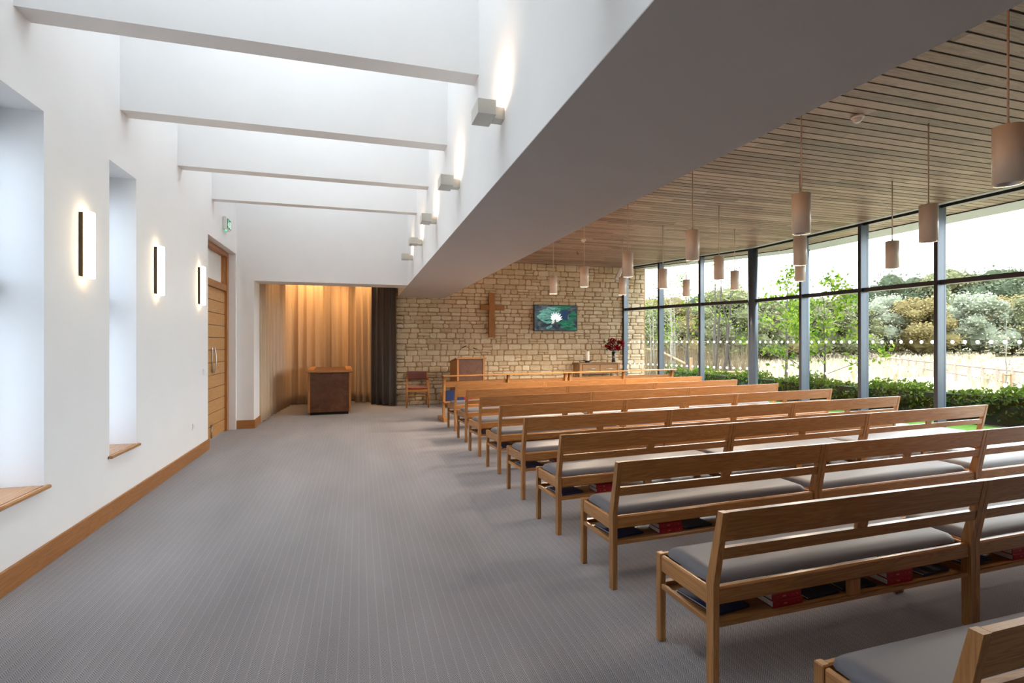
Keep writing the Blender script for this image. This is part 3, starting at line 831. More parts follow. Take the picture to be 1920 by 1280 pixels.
# ------------------------------------------------------------------ curtains
def curtain(name, path, folds, amp, mat, label, z0=.012, z1=3.5, seed=1, flare=0, top_amp=.6):
    r = random.Random(seed); mb = MB(); nz = 14
    pts = [Vector(p) for p in path]; seg = [(q - p).length for p, q in zip(pts, pts[1:])]; T = sum(seg); n = folds * 12
    ph = [r.uniform(.7, 1.3) for _ in range(folds + 2)]
    vs = []
    for i in range(n + 1):
        s_ = T * i / n; k = 0; acc = 0
        while k < len(seg) - 1 and s_ > acc + seg[k]: acc += seg[k]; k += 1
        tt = (s_ - acc) / seg[k]; base = pts[k].lerp(pts[k + 1], min(1, tt)); dr = (pts[k + 1] - pts[k]).normalized(); nr = Vector((dr.y, -dr.x))
        fi = i / 12
        w_ = math.sin(2 * PI * fi) * ph[int(fi)] + .35 * math.sin(2 * PI * fi * 2.1 + seed)
        sl = .35 * math.cos(2 * PI * fi) * T / folds * .3
        for j in range(nz + 1):
            u = j / nz; a_ = amp * (1 - (1 - top_amp) * u + .12 * math.sin(3 * u + fi))
            p = base + nr * (w_ * a_) + dr * sl * (1 - u * .5) + nr * flare * (1 - u) ** 2
            vs.append((p.x, p.y, z0 + (z1 - z0) * u))
    fs = [(i * (nz + 1) + j, (i + 1) * (nz + 1) + j, (i + 1) * (nz + 1) + j + 1, i * (nz + 1) + j + 1) for i in range(n) for j in range(nz)]
    mb.add(vs, fs, smooth=True); o = mb.build(name, mat, fix=False)
    sm = o.modifiers.new('s', 'SOLIDIFY'); sm.thickness = .004
    return tag(o, label, 'curtain')
curtain('curtain', [(-1.92, 10.90), (-1.80, 10.93), (-1.75, 12.2), (-1.60, 13.70)], 9, .034, M['tan_curtain'], 'tan curtain hanging down the side of the recess beside the white pier', seed=2)
curtain('curtain', [(-1.68, 13.80), (-1.2, 13.84), (-.88, 13.86)], 4, .05, M['tan_curtain'], 'tan curtain at the back between side curtain and catafalque', seed=5)
curtain('curtain', [(-1.15, 14.25), (.10, 14.25)], 6, .04, M['tan_curtain'], 'tan curtain hung furthest back straight behind the catafalque', seed=9)
curtain('curtain', [(-.10, 13.88), (.40, 13.84)], 3, .05, M['tan_curtain'], 'tan curtain at the back between catafalque and charcoal curtain', seed=12)
curtain('curtain', [(.30, 13.34), (.56, 13.05), (.84, 12.78)], 4, .05, M['grey_curtain'], 'charcoal curtain drawn to the edge of the stone wall', seed=4)
ctr = thing('curtain_track', 'thin curtain track fixed on the recess ceiling', 'curtain track', (0, 0, 0))
tk = MB(); tk.tube([(-1.785, 10.9, 3.515), (-1.74, 12.2, 3.515), (-1.60, 13.7, 3.515), (-.9, 13.85, 3.515), (.34, 13.85, 3.515)], .012, 8); tk.build('rail', M['white_plastic'], ctr)
for i, (x, y) in enumerate(((-1.25, 13.3), (-.75, 13.35), (.15, 13.35), (-1.35, 12.0), (-.1, 11.6))):
    t = thing('downlight', 'recessed warm downlight in the recess ceiling, %s' % ['above the back curtain corner', 'behind the catafalque centre', 'close to the charcoal curtain', 'along the side curtain', 'over the catafalque front'][i], 'downlight', (x, y, 3.60))
    m = MB(); m.lathe([(.05, -.001), (.055, -.006), (.042, -.004), (.040, -.001)], seg=20); m.build('rim', M['white_plastic'], t)
    MB().disc((0, 0), .04, -.002, 20, up=False).build('lamp', M['spot_lamp'], t)
    l = bpy.data.lights.new('downlight_beam', 'SPOT'); l.energy = 60 if i < 3 else 22; l.color = (1, .60, .26); l.spot_size = 1.9; l.spot_blend = .7; l.shadow_soft_size = .05
    lo = bpy.data.objects.new('downlight_beam', l); COL.objects.link(lo); lo.parent = t; lo.location = (0, 0, -.02)
    if i < 3: lo.rotation_euler = (.35, 0, 0)

# ------------------------------------------------------------------ things by the stone wall
# cross
t = thing('cross', 'plain oak cross hung on the stone wall', 'cross', (3.27, YS - .0345, 0))
MB().box(-.078, .078, -.075, -.005, 1.665, 2.807, bev=.004).build('upright', M['oak_z'], t)
for x0, x1 in ((-.305, -.0785), (.0785, .335)): MB().box(x0, x1, -.065, -.01, 2.364, 2.495, bev=.004).build('arm', M['oak_x'], t)

# screen
t = thing('wall_screen', 'flat TV screen showing a white water lily on the stone wall', 'screen', (5.02, YS - .045, 2.183))
MB().box(-.615, .615, -.06, -.005, -.345, .345, bev=.006).build('bezel', M['black'], t)
MB().box(-.25, .25, -.005, .012, -.2, .2, bev=0).build('wall_bracket', M['black'], t)
g = N('screen_background'); oc = g.coord()
n1 = g.noise(g.mapping(oc, (2, 1, 5)), 2.2, 4, .6, .8)
cc = g.ramp(n1, [(.35, (.018, .022, .026)), (.55, (.045, .055, .060)), (.75, (.10, .105, .10))])
e_ = g.n('ShaderNodeEmission'); g.l(cc, e_.inputs[0]); e_.inputs[1].default_value = 1.0; g.l(e_.outputs[0], g.out.inputs[0])
sc = MB().box(-.60, .60, -.0615, -.0605, -.33, .33, bev=0).build('display', g.m, t)
def pad_mat(name, a, b):
    g = N(name); oc = g.coord(); n = g.noise(g.mapping(oc, (2.2, 1, 15), rot=(0, .12, 0)), 2.2, 5, .65, 1.2)
    c = g.ramp(n, [(.36, a), (.66, b)]); e = g.n('ShaderNodeEmission'); g.l(c, e.inputs[0]); g.l(e.outputs[0], g.out.inputs[0]); return g.m
pm1 = pad_mat('lily_pad_teal', (.012, .04, .036), (.15, .33, .27)); pm2 = pad_mat('lily_pad_green', (.008, .035, .022), (.035, .16, .095)); pm3 = emit('screen_blue', (.018, .036, .066), 1)
pads = MB()
def ell(mb, cx, cz, rx, rz, y, mi, tilt=0, cut=None):
    pts = []
    for q in range(28):
        a_ = 2 * PI * q / 28; x, z = rx * math.cos(a_), rz * math.sin(a_)
        wob = 1 + .05 * math.sin(5 * a_ + cx * 9)
        x, z = x * wob, z * wob
        pts.append((max(-.598, min(.598, cx + x * math.cos(tilt) - z * math.sin(tilt))), y, max(-.328, min(.328, cz + x * math.sin(tilt) + z * math.cos(tilt)))))
    mb.add(pts, [tuple(range(28))], mi)
vs = [(.16, -.062, .22), (.34, -.062, .24), (.33, -.062, -.08), (.15, -.062, .0)]; pads.add(vs, [(0, 1, 2, 3)], 2)
ell(pads, .18, .29, .26, .06, -.0622, 1, .1)
ell(pads, -.12, .21, .26, .085, -.0624, 0, .08); ell(pads, -.16, .13, .31, .075, -.0626, 0, -.12)
ell(pads, -.30, -.0, .24, .10, -.0622, 0, -.25); ell(pads, -.22, -.06, .14, .09, -.0628, 0, .1)
ell(pads, .30, -.13, .24, .07, -.0624, 1, -.1); ell(pads, .36, -.25, .24, .06, -.0626, 1, -.15); ell(pads, .47, .05, .14, .10, -.0622, 1, .9)
ell(pads, -.19, -.24, .09, .035, -.0624, 0, .4)
pads.build('lily_pads', [pm1, pm2, pm3], sc)
pt = MB()
cx0, cz0 = -.02, -.06
for q, (an, ln_) in enumerate([(12, .21), (30, .23), (48, .24), (66, .24), (84, .25), (102, .24), (120, .23), (138, .19), (158, .15), (200, .12), (-8, .12), (222, .16), (-25, .10)]):
    a_ = math.radians(an); dx, dz = math.cos(a_), math.sin(a_) * .95
    nx_, nz_ = -dz, dx; w_ = .032
    y = -.0632 - q * .00012
    pt.add([(cx0 + dx * .02, y, cz0 + dz * .02), (cx0 + dx * ln_ * .5 + nx_ * w_, y, cz0 + dz * ln_ * .5 + nz_ * w_), (cx0 + dx * ln_, y, cz0 + dz * ln_), (cx0 + dx * ln_ * .5 - nx_ * w_, y, cz0 + dz * ln_ * .5 - nz_ * w_)], [(0, 1, 2, 3)], 1 if q > 8 else 0)
pt.build('lily_flower', [emit('petal_white', (.82, .82, .84), 1.0), emit('petal_shade', (.42, .47, .40), 1.0)], sc)

# chair
t = thing('armchair', 'small oak armchair with dusky red seat against the stone wall', 'chair', (1.35, 12.62, 0), math.radians(-4))
for sx in (-1, 1):
    MB().tube([(sx * .255, -.24, 0), (sx * .25, -.235, .62)], [.017, .02], 10).build('front_leg', M['trim_z'], t)
    MB().tube([(sx * .23, .26, 0), (sx * .235, .20, .45), (sx * .24, .25, .83)], [.016, .02, .017], 10).build('rear_leg', M['trim_z'], t)
    MB().tube([(sx * .25, -.27, .632), (sx * .262, -.1, .645), (sx * .245, .225, .66)], [.022, .025, .018], 8).build('armrest', M['trim_y'], t)
    MB().box(sx * .24 - .012, sx * .24 + .012, -.22, .22, .225, .255).build('side_stretcher', M['trim_y'], t)
MB().box(-.24, .24, -.245, -.215, .37, .43, bev=.006).build('seat_rail', M['trim_x'], t)
MB().box(-.235, .235, .19, .215, .37, .42, bev=.006).build('seat_rail', M['trim_x'], t)
MB().box(-.24, .24, -.01, .02, .23, .25, bev=.004).build('cross_stretcher', M['trim_x'], t)
def pad(x0, x1, y0, y1, z0, z1, axis):
    mb = MB(); n = 10; vs = []; fs = []
    for sgn in (0, 1):
        for i in range(n + 1):
            for j in range(n + 1):
                u, v = 2 * i / n - 1, 2 * j / n - 1; h_ = (1 - u ** 4) ** .5 * (1 - v ** 4) ** .5
                if axis == 'z': vs.append((x0 + (x1 - x0) * i / n, y0 + (y1 - y0) * j / n, (z0 + z1) / 2 + (.5 if sgn else -.5) * (z1 - z0) * h_ + (.02 * u * u)))
                else: vs.append((x0 + (x1 - x0) * i / n, (y0 + y1) / 2 + (-.5 if sgn else .5) * (y1 - y0) * h_ + .03 * (1 - u * u), z0 + (z1 - z0) * j / n))
    m_ = (n + 1) ** 2
    for s_ in (0, 1):
        for i in range(n):
            for j in range(n):
                a_ = s_ * m_ + i * (n + 1) + j; fs.append((a_, a_ + n + 1, a_ + n + 2, a_ + 1))
    mb.add(vs, fs, smooth=True); return mb
pad(-.245, .245, -.25, .2, .42, .49, 'z').build('seat', M['chair_fabric'], t)
pad(-.225, .225, .205, .255, .63, .83, 'y').build('backrest', M['chair_fabric_back'], t)

# lectern
t = thing('lectern', 'oak lectern with dark burr panel and sloping top near the stone wall', 'lectern', (2.18, 11.9, 0), math.radians(9))
W, D = .70, .50
MB().box(-.12, W + .04, -.04, D + .2, 0, .06, bev=.004).build('base', M['trim_x'], t)
for x in (0, W - .05): MB().box(x, x + .05, 0, .05, .06, 1.155, bev=.003).build('front_post', M['trim_z'], t)
MB().box(.05, W - .05, .018, .036, .06, 1.15, bev=0).build('front_panel', M['burr'], t)
for x in (.0, W - .025):
    m = MB(); m.prism_x([(.05, .06), (D, .06), (D, 1.055), (.05, 1.14)], x, x + .025); m.build('side_panel', M['trim_z'], t)
m = MB(); m.prism_x([(-.03, 1.155), (D + .03, 1.05), (D + .03, 1.075), (-.03, 1.19)], -.03, W + .03); m.build('sloping_top', M['trim_x'], t)
for k, (x, sgn) in enumerate(((.06, 1), (.62, -1))):
    mt = thing('gooseneck_microphone', 'black gooseneck microphone on the lectern, %s' % ('on its chair side' if k == 0 else 'on its screen side'), 'microphone', (2.18 + x * math.cos(.157) - .05 * math.sin(.157), 11.9 + x * math.sin(.157) + .05 * math.cos(.157), 1.179), math.radians(9), 'lectern microphones')
    MB().lathe([(.0, .0), (.018, .0), (.018, .012), (.006, .016), (0, .016)], seg=12).build('socket', M['black'], mt)
    m = MB(); m.tube([(0, 0, .014), (0, 0, .08), (sgn * .03, .01, .17), (sgn * .09, .02, .235 if k == 0 else .20)], .0045, 8); m.build('neck', M['black'], mt)
    m = MB(); p0 = Vector((sgn * .09, .02, .235 if k == 0 else .20)); p1 = p0 + Vector((sgn * .10, .0, .045 if k == 0 else .03)); m.tube([p0, p0.lerp(p1, .3), p1], [.006, .012, .012], 10); m.build('head', M['black'], mt)

# sideboard
t = thing('sideboard', 'pale oak console sideboard with two drawers against the stone wall', 'sideboard', (5.53, 12.5, 0))
W, D = 1.16, .42
MB().box(-.03, W + .03, -.02, D + .01, .975, 1.0, bev=.004).build('top', M['side_x'], t)
for x in (0, W - .065):
    for y in (0, D - .06): MB().box(x, x + .065, y, y + .06, 0, .975, bev=.003).build('leg', M['side_z'], t)
MB().box(.065, W - .065, .02, .03, .72, .975, bev=0).build('front_frame', M['side_x'], t)
for x in (.015, W - .035): MB().box(x, x + .02, .06, D - .06, .70, .975, bev=0).build('side_panel', M['side_y'], t)
MB().box(.065, W - .065, D - .03, D - .02, .70, .975, bev=0).build('back_panel', M['side_x'], t)
MB().box(.06, W - .06, .02, D - .03, .18, .205, bev=.003).build('lower_shelf', M['side_x'], t)
for k in (0, 1):
    x0 = .085 + k * .50
    dr = MB().box(x0, x0 + .48, -.002, .019, .755, .945, bev=.003).build('drawer', M['side_x'], t)
    h = MB(); h.tube([(x0 + .13, -.022, .845), (x0 + .35, -.022, .845)], .006, 8); h.tube([(x0 + .14, -.022, .845), (x0 + .14, .0, .845)], .004, 6); h.tube([(x0 + .34, -.022, .845), (x0 + .34, .0, .845)], .004, 6)
    h.build('handle', M['steel'], dr)
def lathe_thing(name, lab, cat, loc, prof, mat, seg=24):
    m = MB(); m.lathe(prof, seg=seg); o = m.build(name, mat); o.location = loc; return tag(o, lab, cat)
lathe_thing('candle_dish', 'dark footed dish under the white candle on the sideboard', 'dish', (5.84, 12.7, 1.0005), [(0, 0), (.075, 0), (.06, .02), (.06, .025), (.14, .055), (.145, .06), (.06, .035), (0, .033)], M['terracotta'])
t = thing('candle', 'thick cream pillar candle standing on the dark dish', 'candle', (5.84, 12.7, 1.038))
MB().lathe([(0, 0), (.053, 0), (.055, .003), (.055, .262), (.045, .268), (0, .262)], seg=24).build('wax', M['candle'], t)
MB().tube([(0, 0, .26), (.002, 0, .28)], .002, 6).build('wick', M['black'], t)
t = thing('match_holder', 'tiny wooden block beside the vase on the sideboard', 'block', (6.43, 12.7, 1.0005)); MB().box(-.018, .018, -.018, .018, 0, .07).build('block', M['side_z'], t)
o = lathe_thing('vase', 'tall smoky glass vase of red flowers on the sideboard', 'vase', (6.60, 12.68, 1.0005), [(0, .0), (.05, 0), (.052, .004), (.042, .12), (.055, .29), (.051, .29), (.038, .12), (.046, .01), (0, .01)], M['vase_glass'])
def leafquad(mb, c, size, r, tone, mi=0, flat_=False):
    a_, b_ = r.uniform(0, 2 * PI), r.uniform(-1, 1)
    n = Vector((math.cos(a_) * math.sqrt(1 - b_ * b_), math.sin(a_) * math.sqrt(1 - b_ * b_), b_))
    u = n.orthogonal().normalized(); v = n.cross(u)
    th = r.uniform(0, 2 * PI); u, v = u * math.cos(th) + v * math.sin(th), v * math.cos(th) - u * math.sin(th)
    c = Vector(c)
    mb.add([c - u * size * .5, c + v * size * .3 + n * size * .06, c + u * size * .5, c - v * size * .3 + n * size * .06], [(0, 1, 2, 3)], mi, tone)
t = thing('flower_bouquet', 'bouquet of deep red flowers with dark leaves in the smoky vase', 'flowers', (6.60, 12.68, 1.0))
r = random.Random(11)
st = MB()
for q in range(7):
    a_ = q * .9; st.tube([(.012 * math.cos(a_), .012 * math.sin(a_), .03), (.02 * math.cos(a_), .02 * math.sin(a_), .27), (.10 * math.cos(a_), .10 * math.sin(a_), .42)], .004, 6)
st.build('stems', M['leaf_flower'], t)
hd = MB()
for q in range(44):
    while True:
        p = Vector((r.uniform(-1, 1), r.uniform(-1, 1), r.uniform(-.8, 1)))
        if p.length < 1: break
    c = Vector((p.x * .26 + .02, p.y * .18, .47 + p.z * .17))
    for k in range(16): leafquad(hd, c + Vector((r.gauss(0, .018), r.gauss(0, .018), r.gauss(0, .018))), r.uniform(.035, .06), r, r.uniform(.05, 1))
for k in range(40): leafquad(hd, Vector((.30 + r.gauss(0, .04), r.gauss(0, .05), .46 + r.gauss(0, .06))), .035, r, .2)
hd.build('petals', M['petal_red'], t, fix=False)
lv = MB()
for q in range(190):
    a_ = r.uniform(0, 2 * PI); rr = r.uniform(.05, .29); leafquad(lv, (rr * math.cos(a_), .7 * rr * math.sin(a_), .36 + r.uniform(-.06, .22)), r.uniform(.03, .07), r, r.random())
lv.build('leaves', M['leaf_flower'], t, fix=False)

# ------------------------------------------------------------------ pendants, detectors, speaker
PEND = [(3.736, 2.147), (3.708, 3.638), (3.705, 5.176), (3.743, 6.746), (3.708, 8.191), (3.657, 9.534), (5.153, 3.587), (5.202, 5.123), (5.219, 6.643), (5.15, 8.042), (5.066, 9.357),
        (6.562, 5.01), (6.561, 6.461), (6.56, 7.919), (6.516, 9.309), (6.60, 3.50), (5.16, 2.05), (6.6, 2.0), (3.74, .62), (5.16, .5), (6.6, .5)]
def make_pendant():
    t = thing('pendant_light', 'x', 'pendant')
    ZB = 2.495; h_ = .345; R_ = .074
    MB().lathe([(R_ - .004, ZB + h_ - .004), (0, ZB + h_), (0.0, ZB + h_ - .004)], seg=28, smooth=False).build('cap', M['pendant'], t)
    MB().lathe([(R_ - .006, ZB), (R_, ZB), (R_, ZB + h_), (R_ - .006, ZB + h_), (R_ - .006, ZB)], seg=32).build('shade', M['pendant'], t)
    MB().lathe([(R_ - .0065, ZB + .003), (.045, ZB + .06), (.03, ZB + .085)], seg=24).build('reflector', M['steel'], t)
    MB().disc((0, 0), .03, ZB + .08, 20, up=False).build('lamp', M['pendant_lamp'], t)
    MB().tube([(0, 0, ZB + h_), (0, 0, ZC + .003)], .006, 8).build('cord', M['cord'], t)
    MB().lathe([(0, ZB + h_ + .03), (.008, ZB + h_ + .028), (.012, ZB + h_ + .001)], seg=12).build('cord_grip', M['pendant'], t)
    return t
pr = make_pendant(); kids(pr)
linew = {3: 'line next to the soffit', 5: 'middle line', 6: 'line next to the glazing'}
cnt = {}
order = sorted(range(len(PEND)), key=lambda i: -PEND[i][1])
nth = ['first', 'second', 'third', 'fourth', 'fifth', 'sixth', 'seventh', 'eighth']
for j, i in enumerate(order):
    x, y = PEND[i]; o = pr if j == 0 else copy_tree(pr)
    o.location = (x, y, 0); ln_ = min((3, 5, 6), key=lambda q: abs(q + .3 - x)); k = cnt.get(ln_, 0); cnt[ln_] = k + 1
    l = bpy.data.lights.new('pendant_beam', 'SPOT'); l.energy = 0 if y < 1.2 else 14 if y < 4.4 else 42 if y < 7 else 150; l.color = (1, .80, .60); l.spot_size = 2.85; l.spot_blend = .6; l.shadow_soft_size = .04
    lo = bpy.data.objects.new('pendant_beam', l); COL.objects.link(lo); lo.parent = o; lo.location = (0, 0, 2.49)
    tag(o, 'ivory cylinder pendant, %s from the stone wall in the %s' % (nth[k], linew[ln_]), 'pendant', 'ivory cylinder pendants under the slat ceiling')
for x, y, lab in ((4.36, 3.65, 'white smoke detector on the slat ceiling between pendant lines near the soffit'), (4.32, 9.59, 'white smoke detector on the slat ceiling towards the stone wall')):
    t = thing('smoke_detector', lab, 'detector', (x, y, ZC), group='smoke detectors on the slat ceiling')
    MB().lathe([(0, -.0005), (.055, -.0005), (.055, -.014), (.048, -.022), (0, -.022)], seg=24).build('base', M['white_plastic'], t)
    MB().lathe([(.04, -.0225), (.036, -.045), (.022, -.056), (0, -.058)], seg=24).build('sensor_head', M['white_plastic'], t)
t = thing('ceiling_speaker', 'small white bracket speaker hung under the ceiling by the stone wall corner', 'speaker', (6.85, 12.55, ZC), math.radians(-20))
MB().box(-.03, .03, -.05, .05, -.015, -.0005).build('plate', M['white_plastic'], t)
MB().tube([(0, 0, -.015), (-.06, -.01, -.05), (-.11, -.02, -.12)], .02, 8).build('bracket', M['white_plastic'], t)
m = MB(); m.box(-.055, .055, -.07, .07, -.16, .16, bev=.015, mat=Matrix.Translation((-.15, -.02, -.24)) @ Matrix.Rotation(math.radians(22), 4, 'Y')); m.build('cabinet', M['white_plastic'], t)
t = thing('ceiling_hook', 'tiny dark hook hanging from the slat ceiling', 'hook', (4.74, 10.86, ZC)); MB().tube([(0, 0, 0), (0, 0, -.05), (.02, 0, -.075), (.035, 0, -.05)], .007, 6).build('hook_wire', M['black'], t)

# ------------------------------------------------------------------ outside
def gz(x, y):
    d_ = x - 12.5
    if d_ < 0: return -.06
    if d_ < 14: return -.06 - .65 * (d_ / 14)
    if d_ < 45: return -.71 - .5 * (d_ - 14) / 31
    return -1.21 + .9 * min(1, (d_ - 45) / 50)
gb = MB(); gb.prism([(8.55, YB - 3), (10.35, YB - 3), (10.25, 9.5), (9.1, YS + 1), (7.75, YS + 1), (7.75, YS), (7.15, YS), (8.4, 9.55)], -.3, -.05)
struct('ground_gravel', gb, M['gravel'], 'white pebble strip along the foot of the glazing', 'gravel')
lw = MB(); lw.prism([(10.35, YB - 3), (12.6, YB - 3), (12.3, 9.0), (11.4, 16), (11.2, 22), (8.8, 22), (9.1, YS + 1), (10.25, 9.5)], -.3, -.045)
struct('lawn', lw, M['lawn'], 'narrow mown lawn between pebbles and hedge', 'lawn')
so_ = MB(); so_.prism([(11.45, YB - 3), (12.9, YB - 3), (12.7, 6.6), (11.9, 9.6), (11.6, 20), (10.7, 20), (10.95, 9.3), (11.5, 6.6)], -.3, -.035)
struct('ground_bed', so_, M['soil'], 'dark soil bed under the laurel hedge', 'soil')
fd = MB(); nx, ny = 60, 60; vs = []
for i in range(nx + 1):
    for j in range(ny + 1):
        x = 11.3 + (i / nx) ** 1.7 * 190; y = -60 + 250 * j / ny
        vs.append((x, y, gz(x, y) - .02 + .08 * math.sin(x * .7 + y * .3) * min(1, (x - 12) / 10 if x > 12 else 0)))
fd.add(vs, [(i * (ny + 1) + j, (i + 1) * (ny + 1) + j, (i + 1) * (ny + 1) + j + 1, i * (ny + 1) + j + 1) for i in range(nx) for j in range(ny)], smooth=True)
struct('field', fd, M['meadow'], 'rough meadow falling away beyond the hedge', 'meadow')
r = random.Random(21)
gl_ = MB(); gl_.box(-120, -2.6, -100, 150, -.6, -.5, bev=0); struct('ground_bounce', gl_, M['gravel'], 'unseen ground made pale to bounce daylight into the slim windows', 'ground')  # unseen ground, given pale gravel to brighten the slim window reveals
gl_ = MB(); gl_.box(-2.6, 210, -160, 260, -2.2, -2.1, bev=0); struct('ground', gl_, M['meadow'], 'open ground around the building', 'ground')
# tall pale grass
gm_ = MB()
for q in range(26000):
    dist = 15 + 95 * r.random() ** 1.4; az = math.radians(r.uniform(22, 68)); x, y = dist * math.sin(az), dist * math.cos(az)
    if x < 13.4: continue
    if dist < 34 and r.random() < .45: continue
    if abs((x - 22) * .5 - (y - 17)) < 2.2: continue
    h_ = r.uniform(.35, .8) * (1 if dist > 30 else .7); z = gz(x, y) - .05; wdt = .02 + dist * .0022; a_ = r.uniform(0, PI); lx, ly = r.gauss(0, .16), r.gauss(0, .16)
    dx, dy = wdt * math.cos(a_), wdt * math.sin(a_)
    gm_.add([(x - dx, y - dy, z), (x + dx, y + dy, z), (x + lx + dx * .3, y + ly + dy * .3, z + h_), (x + lx - dx * .3, y + ly - dy * .3, z + h_)], [(0, 1, 2, 3)], 0, r.random())
tag(gm_.build('tall_grass', M['grass_blade'], fix=False), 'tall straw coloured meadow grass beyond the hedge', 'grass', kind='stuff')
# hedge
hg = MB()
HP = [(12.0, -1), (12.1, 3.5), (11.95, 6.6), (11.3, 9.2), (11.1, 12), (10.95, 16.5)]
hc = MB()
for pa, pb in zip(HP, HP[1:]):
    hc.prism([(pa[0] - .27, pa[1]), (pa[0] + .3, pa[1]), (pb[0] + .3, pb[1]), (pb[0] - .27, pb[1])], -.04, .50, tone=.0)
for q in range(24000):
    s_ = r.random() * (len(HP) - 1); k = int(s_); p = Vector(HP[k]).lerp(Vector(HP[k + 1]), s_ - k)
    lump = .10 * math.sin(p.y * 3.1) + .06 * math.sin(p.y * 7.7 + 1) + .04 * math.sin(p.y * 15)
    a_ = PI * (1 - r.random() ** .7) ; rad = r.uniform(.74, 1.02)
    x = p.x + math.copysign(abs(math.cos(a_)) ** .6, math.cos(a_)) * .42 * rad; z = -.04 + (.66 + lump) * rad * math.sin(a_) ** .6
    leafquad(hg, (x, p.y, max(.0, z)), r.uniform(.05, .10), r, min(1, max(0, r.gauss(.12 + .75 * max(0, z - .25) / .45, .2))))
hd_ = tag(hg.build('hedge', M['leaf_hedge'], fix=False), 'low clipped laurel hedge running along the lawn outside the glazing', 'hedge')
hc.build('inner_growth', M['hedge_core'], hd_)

def branch_tree(name, label, x, y, h_, seed, leafn, lsize, mat='leaf_birch', bark='bark', r0=.05, stems=1, lean=.1, spread=.9, grp=None, low=.28):
    rr = random.Random(seed); t = thing(name, label, 'tree', (x, y, gz(x, y) if x > 12.5 else -.04), 0, grp)
    tr_ = MB(); tips = []
    for s_ in range(stems):
        a_ = rr.uniform(0, 2 * PI); le = rr.uniform(.3, 1) * lean
        base = Vector((.12 * s_ * math.cos(a_ * 2), .12 * s_ * math.sin(a_ * 2), -.02)); hh = h_ * rr.uniform(.82, 1)
        pts = [base + Vector((math.cos(a_) * le * hh * (u ** 1.2) + rr.gauss(0, .015) * (u > 0), math.sin(a_) * le * hh * (u ** 1.2) + rr.gauss(0, .015) * (u > 0), hh * u)) for u in [k / 8 for k in range(9)]]
        tr_.tube(pts, [r0 * (1 - .88 * k / 8) for k in range(9)], 7)
        for b in range(13):
            u = low + (1 - low) * b / 13 + rr.uniform(-.02, .02); k = min(7, int(u * 8)); p = pts[k].lerp(pts[k + 1], u * 8 - k)
            ba = rr.uniform(0, 2 * PI); bl = spread * (1.05 - u) * rr.uniform(.6, 1.1) + .25; up = rr.uniform(.5, 1.1)
            q1 = p + Vector((math.cos(ba) * bl * .5, math.sin(ba) * bl * .5, bl * .45 * up)); q2 = p + Vector((math.cos(ba) * bl, math.sin(ba) * bl, bl * .8 * up))
            tr_.tube([p, q1, q2], [r0 * .28 * (1.1 - u), r0 * .17 * (1.1 - u) + .002, .002], 5, cap=False)
            tips += [(q1, bl), (q2, bl), (p.lerp(q2, .7), bl)]
            for c in range(2):
                a2 = ba + rr.uniform(-1.1, 1.1); q3 = q1 + Vector((math.cos(a2) * bl * .4, math.sin(a2) * bl * .4, bl * .3)); tr_.tube([q1, q3], [.005, .0015], 4, cap=False); tips.append((q3, bl))
    tr_.build('trunk', M[bark], t, fix=False)
    if leafn:
        lf_ = MB()
        for q in range(leafn):
            p, bl = rr.choice(tips); leafquad(lf_, p + Vector((rr.gauss(0, .13), rr.gauss(0, .13), rr.gauss(0, .12))), lsize * rr.uniform(.6, 1.2), rr, rr.random())
        lf_.build('foliage', M[mat], t, fix=False)
    return t
def at(px, dist):            # a point at a given depth in front of the camera along a bearing
    s_, c_ = math.sin(.28683), math.cos(.28683); a_ = (px - 960) / 974
    return (dist * (s_ + a_ * c_), dist * (c_ - a_ * s_))
branch_tree('young_birch', 'young leafy tree standing beside a short stake just outside the fourth bay', *at(1474, 17.0), 4.3, 31, 800, .14, r0=.055, spread=1.25, lean=.02)
branch_tree('young_birch', 'young tree with yellowing leaves behind the round outside column', *at(1548, 13.0), 3.5, 47, 950, .13, r0=.03, spread=1.15, lean=.03, low=.2)
branch_tree('multi_stem_birch', 'multi stemmed birch of dark leaning trunks by the timber tree guard', *at(1362, 18.5), 5.2, 52, 420, .10, r0=.045, stems=4, lean=.16, spread=.9)
branch_tree('young_birch', 'young twin trunk tree outside the second bay from the stone wall', *at(1291, 20), 4.6, 61, 380, .10, r0=.06, stems=2, lean=.04, spread=1.0)
branch_tree('bare_sapling', 'thin pale sapling with few leaves beside the twin trunk tree', *at(1262, 23), 6.0, 71, 120, .08, bark='pale_bark', r0=.045, stems=3, lean=.05, spread=.8)
branch_tree('bare_sapling', 'thin pale sapling close to the outer end of the stone wall', *at(1222, 24), 4.6, 75, 420, .10, bark='pale_bark', r0=.045, stems=2, lean=.06, spread=.9)
branch_tree('bare_sapling', 'tall bare sapling behind the multi stemmed birch', *at(1340, 26), 6.8, 78, 60, .08, bark='bark', r0=.045, stems=2, lean=.04, spread=.7)
branch_tree('staked_birch', 'slender white barked birch tied between two stakes beyond the hedge', *at(1888, 17), 3.3, 83, 90, .07, mat='leaf_orange', bark='pale_bark', r0=.035, lean=.01, spread=.5)
